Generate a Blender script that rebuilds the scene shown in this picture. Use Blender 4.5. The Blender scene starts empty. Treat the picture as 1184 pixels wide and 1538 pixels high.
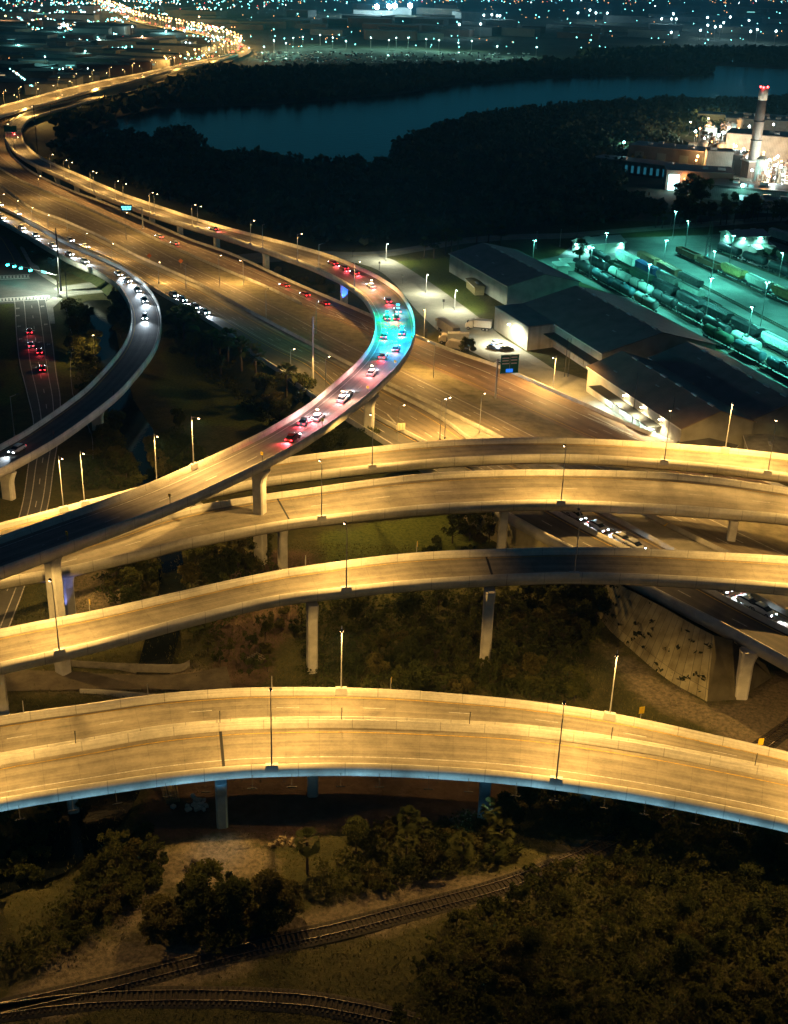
import bpy, math, random
import numpy as np
from mathutils import Vector, Matrix
random.seed(7); np.random.seed(7)
rnd = random.random
S = bpy.context.scene; COL = S.collection
# ------------------------------------------------------------------ camera
H, F, TH, RO = 106.0, 1806.0, math.radians(24.7), math.radians(1.8)
_f = np.array([0, math.cos(TH), -math.sin(TH)]); _r = np.array([1., 0, 0]); _u = np.array([0, math.sin(TH), math.cos(TH)])
CR = math.cos(RO)*_r + math.sin(RO)*_u; CU = -math.sin(RO)*_r + math.cos(RO)*_u
cd = bpy.data.cameras.new('camera'); cam = bpy.data.objects.new('camera', cd); COL.objects.link(cam)
cd.sensor_fit = 'VERTICAL'; cd.sensor_height = 24; cd.lens = 24*F/1538; cd.clip_end = 60000; cd.clip_start = 1
m = Matrix.Identity(4)
for i in range(3): m[i][0] = CR[i]; m[i][1] = CU[i]; m[i][2] = -_f[i]
m[2][3] = H
cam.matrix_world = m; S.camera = cam
def P(x, y, z=0.0):
    d = _f*F + CR*(x-592) + CU*(769-y)
    return np.array([0, 0, H]) + d*((z-H)/d[2])
def V(x, y, z=0.0): return Vector(P(x, y, z))
# ------------------------------------------------------------------ world
SKY = 0.065
W = bpy.data.worlds.new('World'); S.world = W; W.use_nodes = True
nt = W.node_tree; bg = nt.nodes['Background']
sky = nt.nodes.new('ShaderNodeTexSky'); sky.sky_type = 'NISHITA'; sky.sun_disc = False
sky.sun_elevation = math.radians(-4); sky.sun_rotation = math.radians(150)
tc = nt.nodes.new('ShaderNodeTexCoord'); sp = nt.nodes.new('ShaderNodeSeparateXYZ'); nt.links.new(tc.outputs['Generated'], sp.inputs[0])
rp = nt.nodes.new('ShaderNodeValToRGB'); nt.links.new(sp.outputs['Z'], rp.inputs[0])
e = rp.color_ramp.elements; e[0].position = 0.0; e[0].color = (0.05, 1.05, 1.65, 1); e[1].position = 0.5; e[1].color = (0.15, 0.26, 0.50, 1)
ad = nt.nodes.new('ShaderNodeMixRGB'); ad.blend_type = 'ADD'; ad.inputs[0].default_value = 0.25
nt.links.new(rp.outputs[0], ad.inputs[1]); nt.links.new(sky.outputs[0], ad.inputs[2])
nt.links.new(ad.outputs[0], bg.inputs[0]); bg.inputs[1].default_value = SKY
vs = S.view_settings; vs.view_transform = 'Standard'; vs.look = 'None'; vs.exposure = 0.0; vs.gamma = 1.0
S.cycles.max_bounces = 5; S.cycles.diffuse_bounces = 2; S.cycles.glossy_bounces = 2; S.cycles.transmission_bounces = 2
S.cycles.transparent_max_bounces = 4; S.cycles.caustics_reflective = False; S.cycles.caustics_refractive = False
S.cycles.use_light_tree = True; S.cycles.sample_clamp_indirect = 3.0; S.cycles.use_denoising = True
# ------------------------------------------------------------------ helpers
def tag(o, label=None, cat=None, group=None, kind=None):
    if label: o['label'] = label
    if cat: o['category'] = cat
    if group: o['group'] = group
    if kind: o['kind'] = kind
    return o
def empty(name, loc, rz=0, label=None, cat=None, group=None):
    o = bpy.data.objects.new(name, None); COL.objects.link(o); o.location = Vector(loc); o.rotation_euler = (0, 0, rz)
    o.empty_display_size = .1
    return tag(o, label, cat, group)
def link(name, me, parent=None):
    o = bpy.data.objects.new(name, me); COL.objects.link(o)
    if parent: o.parent = parent
    return o
def copy_tree(o, parent=None):
    c = o.copy(); COL.objects.link(c)
    if parent: c.parent = parent
    for ch in o.children: copy_tree(ch, c)
    return c
def fastmesh(name, v, f, mat=None, smooth=False, uv=None):
    v = np.asarray(v, dtype=np.float32); f = np.asarray(f, dtype=np.int32); k = f.shape[1]
    me = bpy.data.meshes.new(name); me.vertices.add(len(v)); me.vertices.foreach_set('co', v.ravel())
    me.loops.add(f.size); me.loops.foreach_set('vertex_index', f.ravel())
    me.polygons.add(len(f)); me.polygons.foreach_set('loop_start', np.arange(0, f.size, k, dtype=np.int32)); me.polygons.foreach_set('loop_total', np.full(len(f), k, dtype=np.int32))
    if smooth: me.polygons.foreach_set('use_smooth', np.ones(len(f), dtype=bool))
    if uv is not None:
        l = me.uv_layers.new(name='UVMap'); l.data.foreach_set('uv', np.asarray(uv, dtype=np.float32)[f.ravel()].ravel())
    if mat: me.materials.append(mat)
    me.update(); me.validate(); return me
class MB:
    def __init__(s): s.v = []; s.f = []; s.m = []; s.mats = []
    def _mi(s, mat):
        if mat not in s.mats: s.mats.append(mat)
        return s.mats.index(mat)
    def add(s, vs, fs, mat=None):
        b = len(s.v); s.v += [tuple(map(float, p)) for p in vs]; k = s._mi(mat)
        for q in fs: s.f.append([b+i for i in q]); s.m.append(k)
        return s
    def box(s, c, d, rz=0, mat=None, M=None):
        x, y, z = d[0]/2, d[1]/2, d[2]/2; vs = []
        ca, sa = math.cos(rz), math.sin(rz)
        for k in ((-x,-y,-z),(x,-y,-z),(x,y,-z),(-x,y,-z),(-x,-y,z),(x,-y,z),(x,y,z),(-x,y,z)):
            vs.append((c[0]+k[0]*ca-k[1]*sa, c[1]+k[0]*sa+k[1]*ca, c[2]+k[2]))
        return s.add(vs, [(3,2,1,0),(4,5,6,7),(0,1,5,4),(1,2,6,5),(2,3,7,6),(3,0,4,7)], mat)
    def tube(s, a, b, r0, r1=None, n=8, mat=None, cap=True):
        a = Vector(a); b = Vector(b); r1 = r0 if r1 is None else r1
        d = (b-a).normalized(); t = Vector((1,0,0)) if abs(d.x) < .9 else Vector((0,1,0))
        p = d.cross(t).normalized(); q = d.cross(p); vs = []
        for c, r in ((a, r0), (b, r1)):
            for i in range(n):
                w = 2*math.pi*i/n; vs.append(c+p*(math.cos(w)*r)+q*(math.sin(w)*r))
        fs = [(i, i+n, (i+1) % n+n, (i+1) % n) for i in range(n)]
        if cap: fs += [tuple(range(n)), tuple(range(2*n-1, n-1, -1))]
        return s.add(vs, fs, mat)
    def secs(s, secs, mat=None, cap=True):          # loft equal-length rings of points
        n = len(secs[0]); vs = [p for r in secs for p in r]; fs = []
        for k in range(len(secs)-1):
            for i in range(n):
                j = (i+1) % n; fs.append((k*n+i, k*n+j, (k+1)*n+j, (k+1)*n+i))
        if cap: fs += [tuple(range(n-1, -1, -1)), tuple(range((len(secs)-1)*n, len(secs)*n))]
        return s.add(vs, fs, mat)
    def ball(s, c, r, mat=None, n=6, sz=1.0):
        rings = []
        vs = [(c[0], c[1], c[2]-r*sz)]; k = max(2, n//2)
        for a in range(1, k):
            t = -math.pi/2+math.pi*a/k
            for i in range(n):
                w = 2*math.pi*i/n; vs.append((c[0]+r*math.cos(t)*math.cos(w), c[1]+r*math.cos(t)*math.sin(w), c[2]+r*sz*math.sin(t)))
        vs.append((c[0], c[1], c[2]+r*sz)); fs = []
        for i in range(n): fs.append((0, 1+(i+1) % n, 1+i))
        for a in range(k-2):
            for i in range(n): fs.append((1+a*n+i, 1+a*n+(i+1) % n, 1+(a+1)*n+(i+1) % n, 1+(a+1)*n+i))
        t = len(vs)-1; b = 1+(k-2)*n
        for i in range(n): fs.append((t, b+i, b+(i+1) % n))
        return s.add(vs, fs, mat)
    def mesh(s, name, smooth=False):
        me = bpy.data.meshes.new(name); me.from_pydata(s.v, [], s.f)
        for mt in s.mats:
            if mt: me.materials.append(mt)
        if len(s.mats) > 1: me.polygons.foreach_set('material_index', s.m)
        if smooth: me.polygons.foreach_set('use_smooth', [True]*len(s.f))
        me.update(); return me
    def obj(s, name, parent=None, smooth=False): return link(name, s.mesh(name, smooth), parent)
def loft(rows, mat, name, parent=None, closed=False, uvx=None, smooth=False):
    rows = [np.asarray(r) for r in rows]; k, n = len(rows), len(rows[0]); v = np.concatenate(rows); f = []
    for a in range(k if closed else k-1):
        b = (a+1) % k
        i = np.arange(n-1); f.append(np.stack([a*n+i, a*n+i+1, b*n+i+1, b*n+i], 1))
    f = np.concatenate(f); uv = None
    if uvx is not None:
        d = np.concatenate([[0], np.cumsum(np.linalg.norm(np.diff(rows[k//2], axis=0), axis=1))])
        uv = np.concatenate([np.stack([np.full(n, uvx[a]), d], 1) for a in range(k)])
    return link(name, fastmesh(name, v, f, mat, smooth, uv), parent)
def cr(pts, per=10):                                # Catmull-Rom through points (any dimension)
    p = np.asarray(pts, float); p = np.vstack([2*p[0]-p[1], p, 2*p[-1]-p[-2]]); o = []
    for i in range(1, len(p)-2):
        for t in np.linspace(0, 1, per, endpoint=False):
            o.append(.5*((2*p[i])+(p[i+1]-p[i-1])*t+(2*p[i-1]-5*p[i]+4*p[i+1]-p[i+2])*t*t+(3*p[i]-p[i-1]-3*p[i+1]+p[i+2])*t**3))
    o.append(p[-2]); return np.array(o)
def resamp(p, n):
    d = np.concatenate([[0], np.cumsum(np.linalg.norm(np.diff(p, axis=0), axis=1))])
    t = np.linspace(0, d[-1], n); return np.stack([np.interp(t, d, p[:, k]) for k in range(p.shape[1])], 1)
def line3(px, z, n=None):                           # pixel polyline at height(s) z -> smooth 3D polyline
    zz = [z]*len(px) if np.isscalar(z) else z
    q = cr([(a[0], a[1], h) for a, h in zip(px, zz)]); p = np.array([P(a, b, c) for a, b, c in q])
    return resamp(p, n) if n else p
def inpoly(x, y, poly):
    c = False; j = len(poly)-1
    for i in range(len(poly)):
        xi, yi = poly[i]; xj, yj = poly[j]
        if (yi > y) != (yj > y) and x < (xj-xi)*(y-yi)/(yj-yi)+xi: c = not c
        j = i
    return c
def inpoly_np(x, y, poly):
    c = np.zeros(x.shape, bool); j = len(poly)-1
    for i in range(len(poly)):
        xi, yi = poly[i]; xj, yj = poly[j]
        if yi != yj: c ^= ((yi > y) != (yj > y)) & (x < (xj-xi)*(y-yi)/(yj-yi)+xi)
        j = i
    return c
# ------------------------------------------------------------------ materials
MATS = {}
def mat(name, col, rough=.8, var=.25, scale=.5, bump=0., metal=0., spec=.3, col2=None, detail=6):
    if name in MATS: return MATS[name]
    m = bpy.data.materials.new(name); m.use_nodes = True; n = m.node_tree; b = n.nodes['Principled BSDF']
    b.inputs['Roughness'].default_value = rough; b.inputs['Metallic'].default_value = metal; b.inputs['Specular IOR Level'].default_value = spec
    if var > 0 or col2:
        tc = n.nodes.new('ShaderNodeNewGeometry'); nz = n.nodes.new('ShaderNodeTexNoise')
        n.links.new(tc.outputs['Position'], nz.inputs['Vector']); nz.inputs['Scale'].default_value = scale; nz.inputs['Detail'].default_value = detail; nz.inputs['Roughness'].default_value = .65
        r = n.nodes.new('ShaderNodeValToRGB'); n.links.new(nz.outputs['Fac'], r.inputs[0])
        c2 = col2 or tuple(min(1, c*(1+var)) for c in col); c1 = col if col2 else tuple(c*(1-var) for c in col)
        r.color_ramp.elements[0].position = .32; r.color_ramp.elements[0].color = (*c1, 1)
        r.color_ramp.elements[1].position = .68; r.color_ramp.elements[1].color = (*c2, 1)
        n.links.new(r.outputs[0], b.inputs['Base Color'])
        if bump:
            bp = n.nodes.new('ShaderNodeBump'); bp.inputs['Strength'].default_value = bump; bp.inputs['Distance'].default_value = .1
            n.links.new(nz.outputs['Fac'], bp.inputs['Height']); n.links.new(bp.outputs[0], b.inputs['Normal'])
    else: b.inputs['Base Color'].default_value = (*col, 1)
    MATS[name] = m; return m
def emis(name, col, st, sample=False):
    if name in MATS: return MATS[name]
    m = bpy.data.materials.new(name); m.use_nodes = True; b = m.node_tree.nodes['Principled BSDF']
    b.inputs['Base Color'].default_value = (.02, .02, .02, 1); b.inputs['Emission Color'].default_value = (*col, 1); b.inputs['Emission Strength'].default_value = st
    if not sample: m.cycles.emission_sampling = 'NONE'
    MATS[name] = m; return m
def paved(name, col, wheel, lanes=2, joint=4.5, rough=.75, stain=.25):
    """carriageway: uv.x 0..1 across, uv.y metres along; wheel tracks, blotches, cast joints"""
    m = bpy.data.materials.new(name); m.use_nodes = True; n = m.node_tree; L = n.links; b = n.nodes['Principled BSDF']; b.inputs['Roughness'].default_value = rough; b.inputs['Specular IOR Level'].default_value = .3
    N = n.nodes.new
    uv = N('ShaderNodeUVMap'); s = N('ShaderNodeSeparateXYZ'); L.new(uv.outputs[0], s.inputs[0])
    def mth(op, a, bb=None, cc=None):
        q = N('ShaderNodeMath'); q.operation = op
        for i, v in enumerate((a, bb, cc)):
            if v is None: continue
            if isinstance(v, (int, float)): q.inputs[i].default_value = v
            else: L.new(v, q.inputs[i])
        return q.outputs[0]
    cb = N('ShaderNodeCombineXYZ'); L.new(mth('MULTIPLY', s.outputs[0], 22.0), cb.inputs[0]); L.new(mth('MULTIPLY', s.outputs[1], .06), cb.inputs[1])
    st = N('ShaderNodeTexNoise'); L.new(cb.outputs[0], st.inputs['Vector']); st.inputs['Scale'].default_value = 1.0; st.inputs['Detail'].default_value = 7
    ge = N('ShaderNodeNewGeometry'); bl = N('ShaderNodeTexNoise'); L.new(ge.outputs['Position'], bl.inputs['Vector']); bl.inputs['Scale'].default_value = .22; bl.inputs['Detail'].default_value = 8; bl.inputs['Roughness'].default_value = .7
    fine = N('ShaderNodeTexNoise'); L.new(ge.outputs['Position'], fine.inputs['Vector']); fine.inputs['Scale'].default_value = 2.5; fine.inputs['Detail'].default_value = 4
    wt = mth('COSINE', mth('MULTIPLY', s.outputs[0], 2*math.pi*lanes*2)); wt = mth('MULTIPLY', wt, wheel*.5)
    a = mth('ADD', mth('MULTIPLY', mth('SUBTRACT', st.outputs['Fac'], .5), .9), mth('MULTIPLY', mth('SUBTRACT', bl.outputs['Fac'], .5), stain*4))
    a = mth('ADD', a, mth('MULTIPLY', mth('SUBTRACT', fine.outputs['Fac'], .5), .35)); a = mth('ADD', a, wt)
    jt = mth('LESS_THAN', mth('FRACT', mth('DIVIDE', s.outputs[1], joint)), .02)
    a = mth('SUBTRACT', a, mth('MULTIPLY', jt, (.35 if name[0] == 'b' else .16) if joint < 50 else 0)); a = mth('ADD', a, 1.0); a = mth('MAXIMUM', a, .25)
    mx = N('ShaderNodeVectorMath'); mx.operation = 'SCALE'; mx.inputs[0].default_value = col; L.new(a, mx.inputs['Scale']); L.new(mx.outputs[0], b.inputs['Base Color'])
    bp = N('ShaderNodeBump'); bp.inputs['Strength'].default_value = .15; L.new(fine.outputs['Fac'], bp.inputs['Height']); L.new(bp.outputs[0], b.inputs['Normal'])
    MATS[name] = m; return m
def rib(name, col, scale, axis=2, rough=.6, depth=.35):      # sheet cladding / panels: thin dark seams along world axis mix
    m = bpy.data.materials.new(name); m.use_nodes = True; n = m.node_tree; L = n.links; b = n.nodes['Principled BSDF']; b.inputs['Roughness'].default_value = rough
    tcn = n.nodes.new('ShaderNodeTexCoord'); wv = n.nodes.new('ShaderNodeTexWave'); wv.bands_direction = 'XYZ'[axis]; wv.inputs['Scale'].default_value = scale; wv.inputs['Distortion'].default_value = 0
    L.new(tcn.outputs['Object'], wv.inputs['Vector']); nz = n.nodes.new('ShaderNodeTexNoise'); L.new(tcn.outputs['Object'], nz.inputs['Vector']); nz.inputs['Scale'].default_value = .25; nz.inputs['Detail'].default_value = 7
    r = n.nodes.new('ShaderNodeValToRGB'); r.color_ramp.elements[0].position = 0; r.color_ramp.elements[0].color = (*[c*(1-depth) for c in col], 1); r.color_ramp.elements[1].position = .25; r.color_ramp.elements[1].color = (*col, 1)
    L.new(wv.outputs['Fac'], r.inputs[0])
    mx = n.nodes.new('ShaderNodeMixRGB'); mx.blend_type = 'MULTIPLY'; mx.inputs[0].default_value = .7; L.new(r.outputs[0], mx.inputs[1])
    r2 = n.nodes.new('ShaderNodeValToRGB'); L.new(nz.outputs['Fac'], r2.inputs[0]); r2.color_ramp.elements[0].position = .3; r2.color_ramp.elements[0].color = (.5, .48, .45, 1); r2.color_ramp.elements[1].position = .6; L.new(r2.outputs[0], mx.inputs[2])
    L.new(mx.outputs[0], b.inputs['Base Color']); MATS[name] = m; return m
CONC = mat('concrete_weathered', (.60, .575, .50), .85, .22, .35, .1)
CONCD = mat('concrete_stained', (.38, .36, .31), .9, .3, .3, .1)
DECK = paved('deck_concrete', (.25, .22, .165), .2, 2, 4.5, .75, .42)
BARR = paved('barrier_concrete', (.60, .57, .48), .0, 1, 6.1, .85, .3)
DECKD = paved('deck_worn', (.15, .135, .12), .25, 2, 300.)
ASPH = paved('asphalt_old', (.17, .14, .10), .25, 3, 300.)
ASPHD = paved('asphalt_dark', (.085, .078, .068), .25, 2, 300.)
SHOULD = mat('shoulder_concrete', (.27, .25, .2), .9, .3, .25, .1)
BLUE = mat('girder_blue_tint', (.22, .35, .41), .55, .2, .5)  # blue accent light partly worked into the girder and pier colour
WHITE = mat('road_paint_white', (.5, .49, .45), .7, .45, 2.)
YELL = mat('road_paint_yellow', (.5, .33, .06), .7, .4, 2.)
GALV = mat('galvanised_steel', (.38, .38, .37), .45, .1, 2., metal=.3)
DARK = mat('dark_steel', (.03, .03, .03), .6, 0)
BLACK = mat('rubber', (.015, .015, .015), .8, 0)
RUST = mat('rusty_rail', (.10, .07, .05), .5, .3, 4., metal=.6)
RAILT = mat('rail_polished', (.22, .19, .16), .45, .1, 4., metal=.8)
WOOD = mat('old_timber', (.05, .038, .027), .9, .35, 3.)
GRAV = mat('ballast', (.06, .052, .036), .95, .5, 4., .4)
SODC = (1.0, .575, .155)
SOD = emis('sodium_lamp', (1, .62, .28), 40); SODW = emis('sodium_lamp_white', (1, .78, .5), 60)
TEAL = emis('mercury_lamp', (.25, 1, .85), 50); COOL = emis('white_lamp', (.75, 1, .95), 50); REDL = emis('red_lamp', (1, .03, .03), 40)
BLULAMP = emis('blue_led', (.1, .3, 1), 30); HEADL = emis('headlamp_glass', (.8, .92, 1), 60); TAILL = emis('tail_lamp_glass', (1, .02, .03), 20)
LIGHTK = 1.0
def lamp_light(name, loc, col, power, parent=None, spot=None, aim=(0, 0, -1), radius=.15, blend=.6):
    ld = bpy.data.lights.new(name, 'SPOT' if spot else 'POINT'); ld.color = col; ld.energy = power*LIGHTK; ld.shadow_soft_size = radius
    if spot: ld.spot_size = math.radians(spot); ld.spot_blend = blend
    o = bpy.data.objects.new(name, ld); COL.objects.link(o); o.location = loc
    if spot: o.rotation_mode = 'QUATERNION'; o.rotation_quaternion = Vector(aim).to_track_quat('-Z', 'Y')
    if parent: o.parent = parent
    return o
# ------------------------------------------------------------------ ground
POLY = {}
def pxpoly(pts, z=0.0): return [tuple(P(x, y, z)[:2]) for x, y in pts]
RIVER = [(115,207),(150,190),(175,176),(235,163),(330,160),(400,158),(500,150),(600,142),(700,125),(770,120),(900,115),(1050,114),(1075,107),(1000,98),(900,93),(880,89),(1000,94),(1120,101),(1260,108),(1400,155.1),(1184,156.2),(1000,158.3),(870,165.8),(800,171.2),(720,185.2),(660,198.1),(600,224.9),(580,255.1),(530,251.8),(470,258.3),(400,246.4),(330,240),(308,236.8),(300,218.5),(272,204.5),(242,206.7),(230,228.2),(213,259.4),(205,258.3),(222,227.1),(215,215.3),(190,209.9),(150,219.6)]
CANAL1 = [(122,452),(165,450),(178,520),(200,600),(230,645),(250,700),(268,790),(280,880),(268,960),(255,1012),(205,1012),(218,960),(240,880),(232,790),(206,700),(170,640),(146,565),(140,490)]
CANAL2 = [(150,1052),(262,1045),(240,1120),(205,1200),(165,1262),(100,1310),(0,1345),(-160,1400),(-160,1290),(0,1262),(70,1225),(110,1160)]
SAND = [[(240,1265),(380,1262),(430,1290),(380,1330),(300,1345),(230,1330)],[(20,1005),(150,1008),(330,1000),(340,1025),(250,1040),(60,1036)],[(895,955),(960,1000),(1060,1062),(1184,1010),(1300,980),(1300,1200),(1100,1120),(930,1030)],[(0,1480),(200,1420),(420,1375),(620,1330),(800,1285),(860,1262),(950,1230),(960,1250),(880,1290),(760,1345),(600,1390),(400,1440),(200,1500),(0,1530)],[(100,850),(230,840),(225,900),(100,930)],[(150,1340),(200,1330),(260,1380),(160,1400)]]
LAWN = [[(480,800),(640,770),(720,770),(740,830),(640,860),(500,850)],[(0,455),(22,455),(30,600),(0,620)],[(82,455),(90,452),(118,520),(108,590),(85,545)],[(250,520),(330,500),(430,590),(400,640),(300,640),(240,590)],[(880,610),(940,600),(1010,660),(980,668)],[(725,500),(790,530),(760,545),(715,520)],[(0,340),(30,365),(60,430),(30,400),(0,372)],[(60,380),(88,425),(60,420)],[(560,395),(700,480),(735,470),(690,385)]]
DIRT = [[(230,1150),(800,1150),(740,1230),(560,1240),(420,1262),(230,1262)],[(325,830),(480,830),(400,1030),(320,1030)]]
PAVE = [[(640,440),(560,395),(590,388),(690,470),(760,500),(800,545),(885,555),(900,600),(960,640),(900,640),(830,590),(740,548),(690,525)]]
YARD = [(770,398),(840,384),(870,360),(1080,352),(1184,345),(1500,360),(1500,640),(1184,600),(1064,512),(909,438),(862,420)]
Gx = np.arange(-260, 330, 2.0); Gy = np.arange(60, 560, 2.0)
gx, gy = np.meshgrid(Gx, Gy)
def fuzz(s, sc): return sum(np.sin(gx*sc*k*1.3+s*k)*np.cos(gy*sc*k*1.1-s*1.7*k)/k for k in (1, 2.3, 4.1, 7.7))
wx = gx+fuzz(1, .21)*1.6; wy = gy+fuzz(4, .19)*1.6
def mask(polys):
    r = np.zeros(gx.shape, bool)
    for q in polys: r |= inpoly_np(wx, wy, pxpoly(q))
    r = r.astype(float)
    for _ in range(2): r = (r+np.roll(r, 1, 0)+np.roll(r, -1, 0)+np.roll(r, 1, 1)+np.roll(r, -1, 1))/5
    return r
msand, mlawn, mdirt, mpave = mask(SAND), mask(LAWN), mask(DIRT), mask(PAVE)
mcan = np.clip(mask([CANAL1, CANAL2])*1.0, 0, 1)
ny, nx = gx.shape
hz = (fuzz(2, .11)*.18+fuzz(9, .31)*.08)
gv = np.stack([gx, gy, np.where(mcan > .02, -1.2*np.minimum(1, mcan*1.8), 0)*np.where(gy < 330, 1, 1)+np.where((gy < 300), np.minimum(0, hz*.6-.12), -.08)], -1).reshape(-1, 3)
i = np.arange(nx-1); fcs = np.concatenate([np.stack([r*nx+i, r*nx+i+1, (r+1)*nx+i+1, (r+1)*nx+i], 1) for r in range(ny-1)])
gm = bpy.data.materials.new('ground_soil'); gm.use_nodes = True
def ground_mat(n):
    L = n.links; b = n.nodes['Principled BSDF']; b.inputs['Roughness'].default_value = .95; b.inputs['Specular IOR Level'].default_value = .1; N = n.nodes.new
    at = N('ShaderNodeVertexColor'); at.layer_name = 'gt'; se = N('ShaderNodeSeparateColor'); L.new(at.outputs[0], se.inputs[0])
    ge = N('ShaderNodeNewGeometry')
    def noise(sc, d=7):
        q = N('ShaderNodeTexNoise'); L.new(ge.outputs['Position'], q.inputs['Vector']); q.inputs['Scale'].default_value = sc; q.inputs['Detail'].default_value = d; q.inputs['Roughness'].default_value = .7; return q.outputs['Fac']
    def ramp(f, a, b2, p=.35, q=.65):
        r = N('ShaderNodeValToRGB'); L.new(f, r.inputs[0]); r.color_ramp.elements[0].position = p; r.color_ramp.elements[1].position = q; r.color_ramp.elements[0].color = (*a, 1); r.color_ramp.elements[1].color = (*b2, 1); return r.outputs[0]
    def mix(f, a, b2):
        q = N('ShaderNodeMixRGB'); L.new(f, q.inputs[0]); L.new(a, q.inputs[1]); L.new(b2, q.inputs[2]); return q.outputs[0]
    def edge(ch, nz):                       # attribute sharpened with noise so borders break up
        a = N('ShaderNodeMath'); a.operation = 'MULTIPLY_ADD'; L.new(nz, a.inputs[0]); a.inputs[1].default_value = 1.1; a.inputs[2].default_value = -.55
        s = N('ShaderNodeMath'); s.operation = 'ADD'; L.new(ch, s.inputs[0]); L.new(a.outputs[0], s.inputs[1])
        r = N('ShaderNodeMapRange'); L.new(s.outputs[0], r.inputs[0]); r.inputs[1].default_value = .3; r.inputs[2].default_value = .7; return r.outputs[0]
    n1, n2, n3 = noise(.35), noise(1.6), noise(.08)
    base = mix(n3, ramp(n1, (.05, .046, .02), (.12, .10, .045)), ramp(n2, (.035, .042, .013), (.09, .092, .03)))
    lawn = ramp(n2, (.05, .07, .014), (.13, .15, .035)); sand = ramp(n2, (.10, .082, .05), (.26, .21, .14)); dirt = ramp(n1, (.085, .055, .038), (.15, .10, .07))
    c = mix(edge(se.outputs[1], n2), base, lawn); c = mix(edge(se.outputs[2], n2), c, dirt); c = mix(edge(se.outputs[0], n1), c, sand)
    L.new(c, b.inputs['Base Color']); bp = N('ShaderNodeBump'); bp.inputs['Strength'].default_value = .7; bp.inputs['Distance'].default_value = .35; L.new(n2, bp.inputs['Height']); L.new(bp.outputs[0], b.inputs['Normal'])
ground_mat(gm.node_tree)
gme = fastmesh('near_ground', gv, fcs, gm, True)
ca = gme.color_attributes.new('gt', 'FLOAT_COLOR', 'POINT'); ca.data.foreach_set('color', np.stack([msand, mlawn, mdirt, np.ones_like(msand)], -1).astype(np.float32).ravel())
tag(link('ground', gme), kind='structure')
# one outer sheet to the horizon with a hole where the near ground lies
x0, x1, y0, y1 = Gx[0], Gx[-1], Gy[0], Gy[-1]; B = 30000.
fm = mat('far_ground_soil', (.028, .034, .02), .95, .5, .02, col2=(.075, .07, .045))
mb = MB(); mb.add([(x0,y0,-.08),(x1,y0,-.08),(x1,y1,-.08),(x0,y1,-.08),(-B,-B,-.08),(B,-B,-.08),(B,B,-.08),(-B,B,-.08)], [(4,5,1,0),(5,6,2,1),(6,7,3,2),(7,4,0,3)], fm)
tag(mb.obj('ground_plain'), kind='structure')
def water_mat(name, col, rough, sc, strength):
    m = bpy.data.materials.new(name); m.use_nodes = True; n = m.node_tree; b = n.nodes['Principled BSDF']; b.inputs['Base Color'].default_value = (*col, 1); b.inputs['Roughness'].default_value = rough; b.inputs['IOR'].default_value = 1.33
    ge = n.nodes.new('ShaderNodeNewGeometry'); nz = n.nodes.new('ShaderNodeTexNoise'); n.links.new(ge.outputs['Position'], nz.inputs['Vector']); nz.inputs['Scale'].default_value = sc; nz.inputs['Detail'].default_value = 5
    bp = n.nodes.new('ShaderNodeBump'); bp.inputs['Strength'].default_value = strength; bp.inputs['Distance'].default_value = .3; n.links.new(nz.outputs['Fac'], bp.inputs['Height']); n.links.new(bp.outputs[0], b.inputs['Normal']); return m
RIVW = water_mat('river_water', (.004, .016, .022), .14, .16, .9); CANW = water_mat('canal_water', (.006, .008, .008), .08, .8, .1)
from mathutils.geometry import tessellate_polygon
def sheet(name, px, z, mt, kind='structure', parent=None):
    v = [V(x, y, z) for x, y in px]; f = tessellate_polygon([v]); mb = MB(); mb.add(v, [tuple(t) for t in f], mt); o = mb.obj(name, parent)
    return tag(o, kind=kind) if kind else o
sheet('river', RIVER, .3, RIVW); 
sheet('canal', CANAL1, -.55, CANW); sheet('canal', CANAL2, -.6, CANW)
# ------------------------------------------------------------------ bridges
class Deck: pass
def edges(fpx, npx, fz, nz, n):
    a = line3(fpx, fz); b = line3(npx, nz)
    A = resamp(a, 400); Bq = resamp(b, 400); c = (A+Bq)/2
    for _ in range(2):
        c = resamp(c, n); t = np.gradient(c, axis=0); t[:, 2] = 0; t /= np.linalg.norm(t, axis=1)[:, None]
        nrm = np.stack([t[:, 1], -t[:, 0], np.zeros(n)], 1)
        def cross(poly):                     # signed offset where the section through c meets the polyline
            out = []
            for k in range(n):
                d = poly-c[k]; al = d@t[k]; j = np.argmin(np.abs(al)+.02*np.linalg.norm(d, axis=1)); out.append((d@nrm[k])[j])
            return np.array(out)
        ra, rb = cross(A), cross(Bq); ker = np.ones(9)/9
        sm = lambda q: np.convolve(np.pad(q, 4, mode='edge'), ker, 'valid')
        ra, rb = sm(ra), sm(rb); c = c+nrm*((ra+rb)/2)[:, None]
    w = np.abs(ra-rb)/2; s = 1 if np.median(rb) > np.median(ra) else -1
    t = np.gradient(c, axis=0); t[:, 2] = 0; t /= np.linalg.norm(t, axis=1)[:, None]
    return c, s*np.stack([t[:, 1], -t[:, 0], np.zeros(n)], 1), w, t
BH = 1.2
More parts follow.
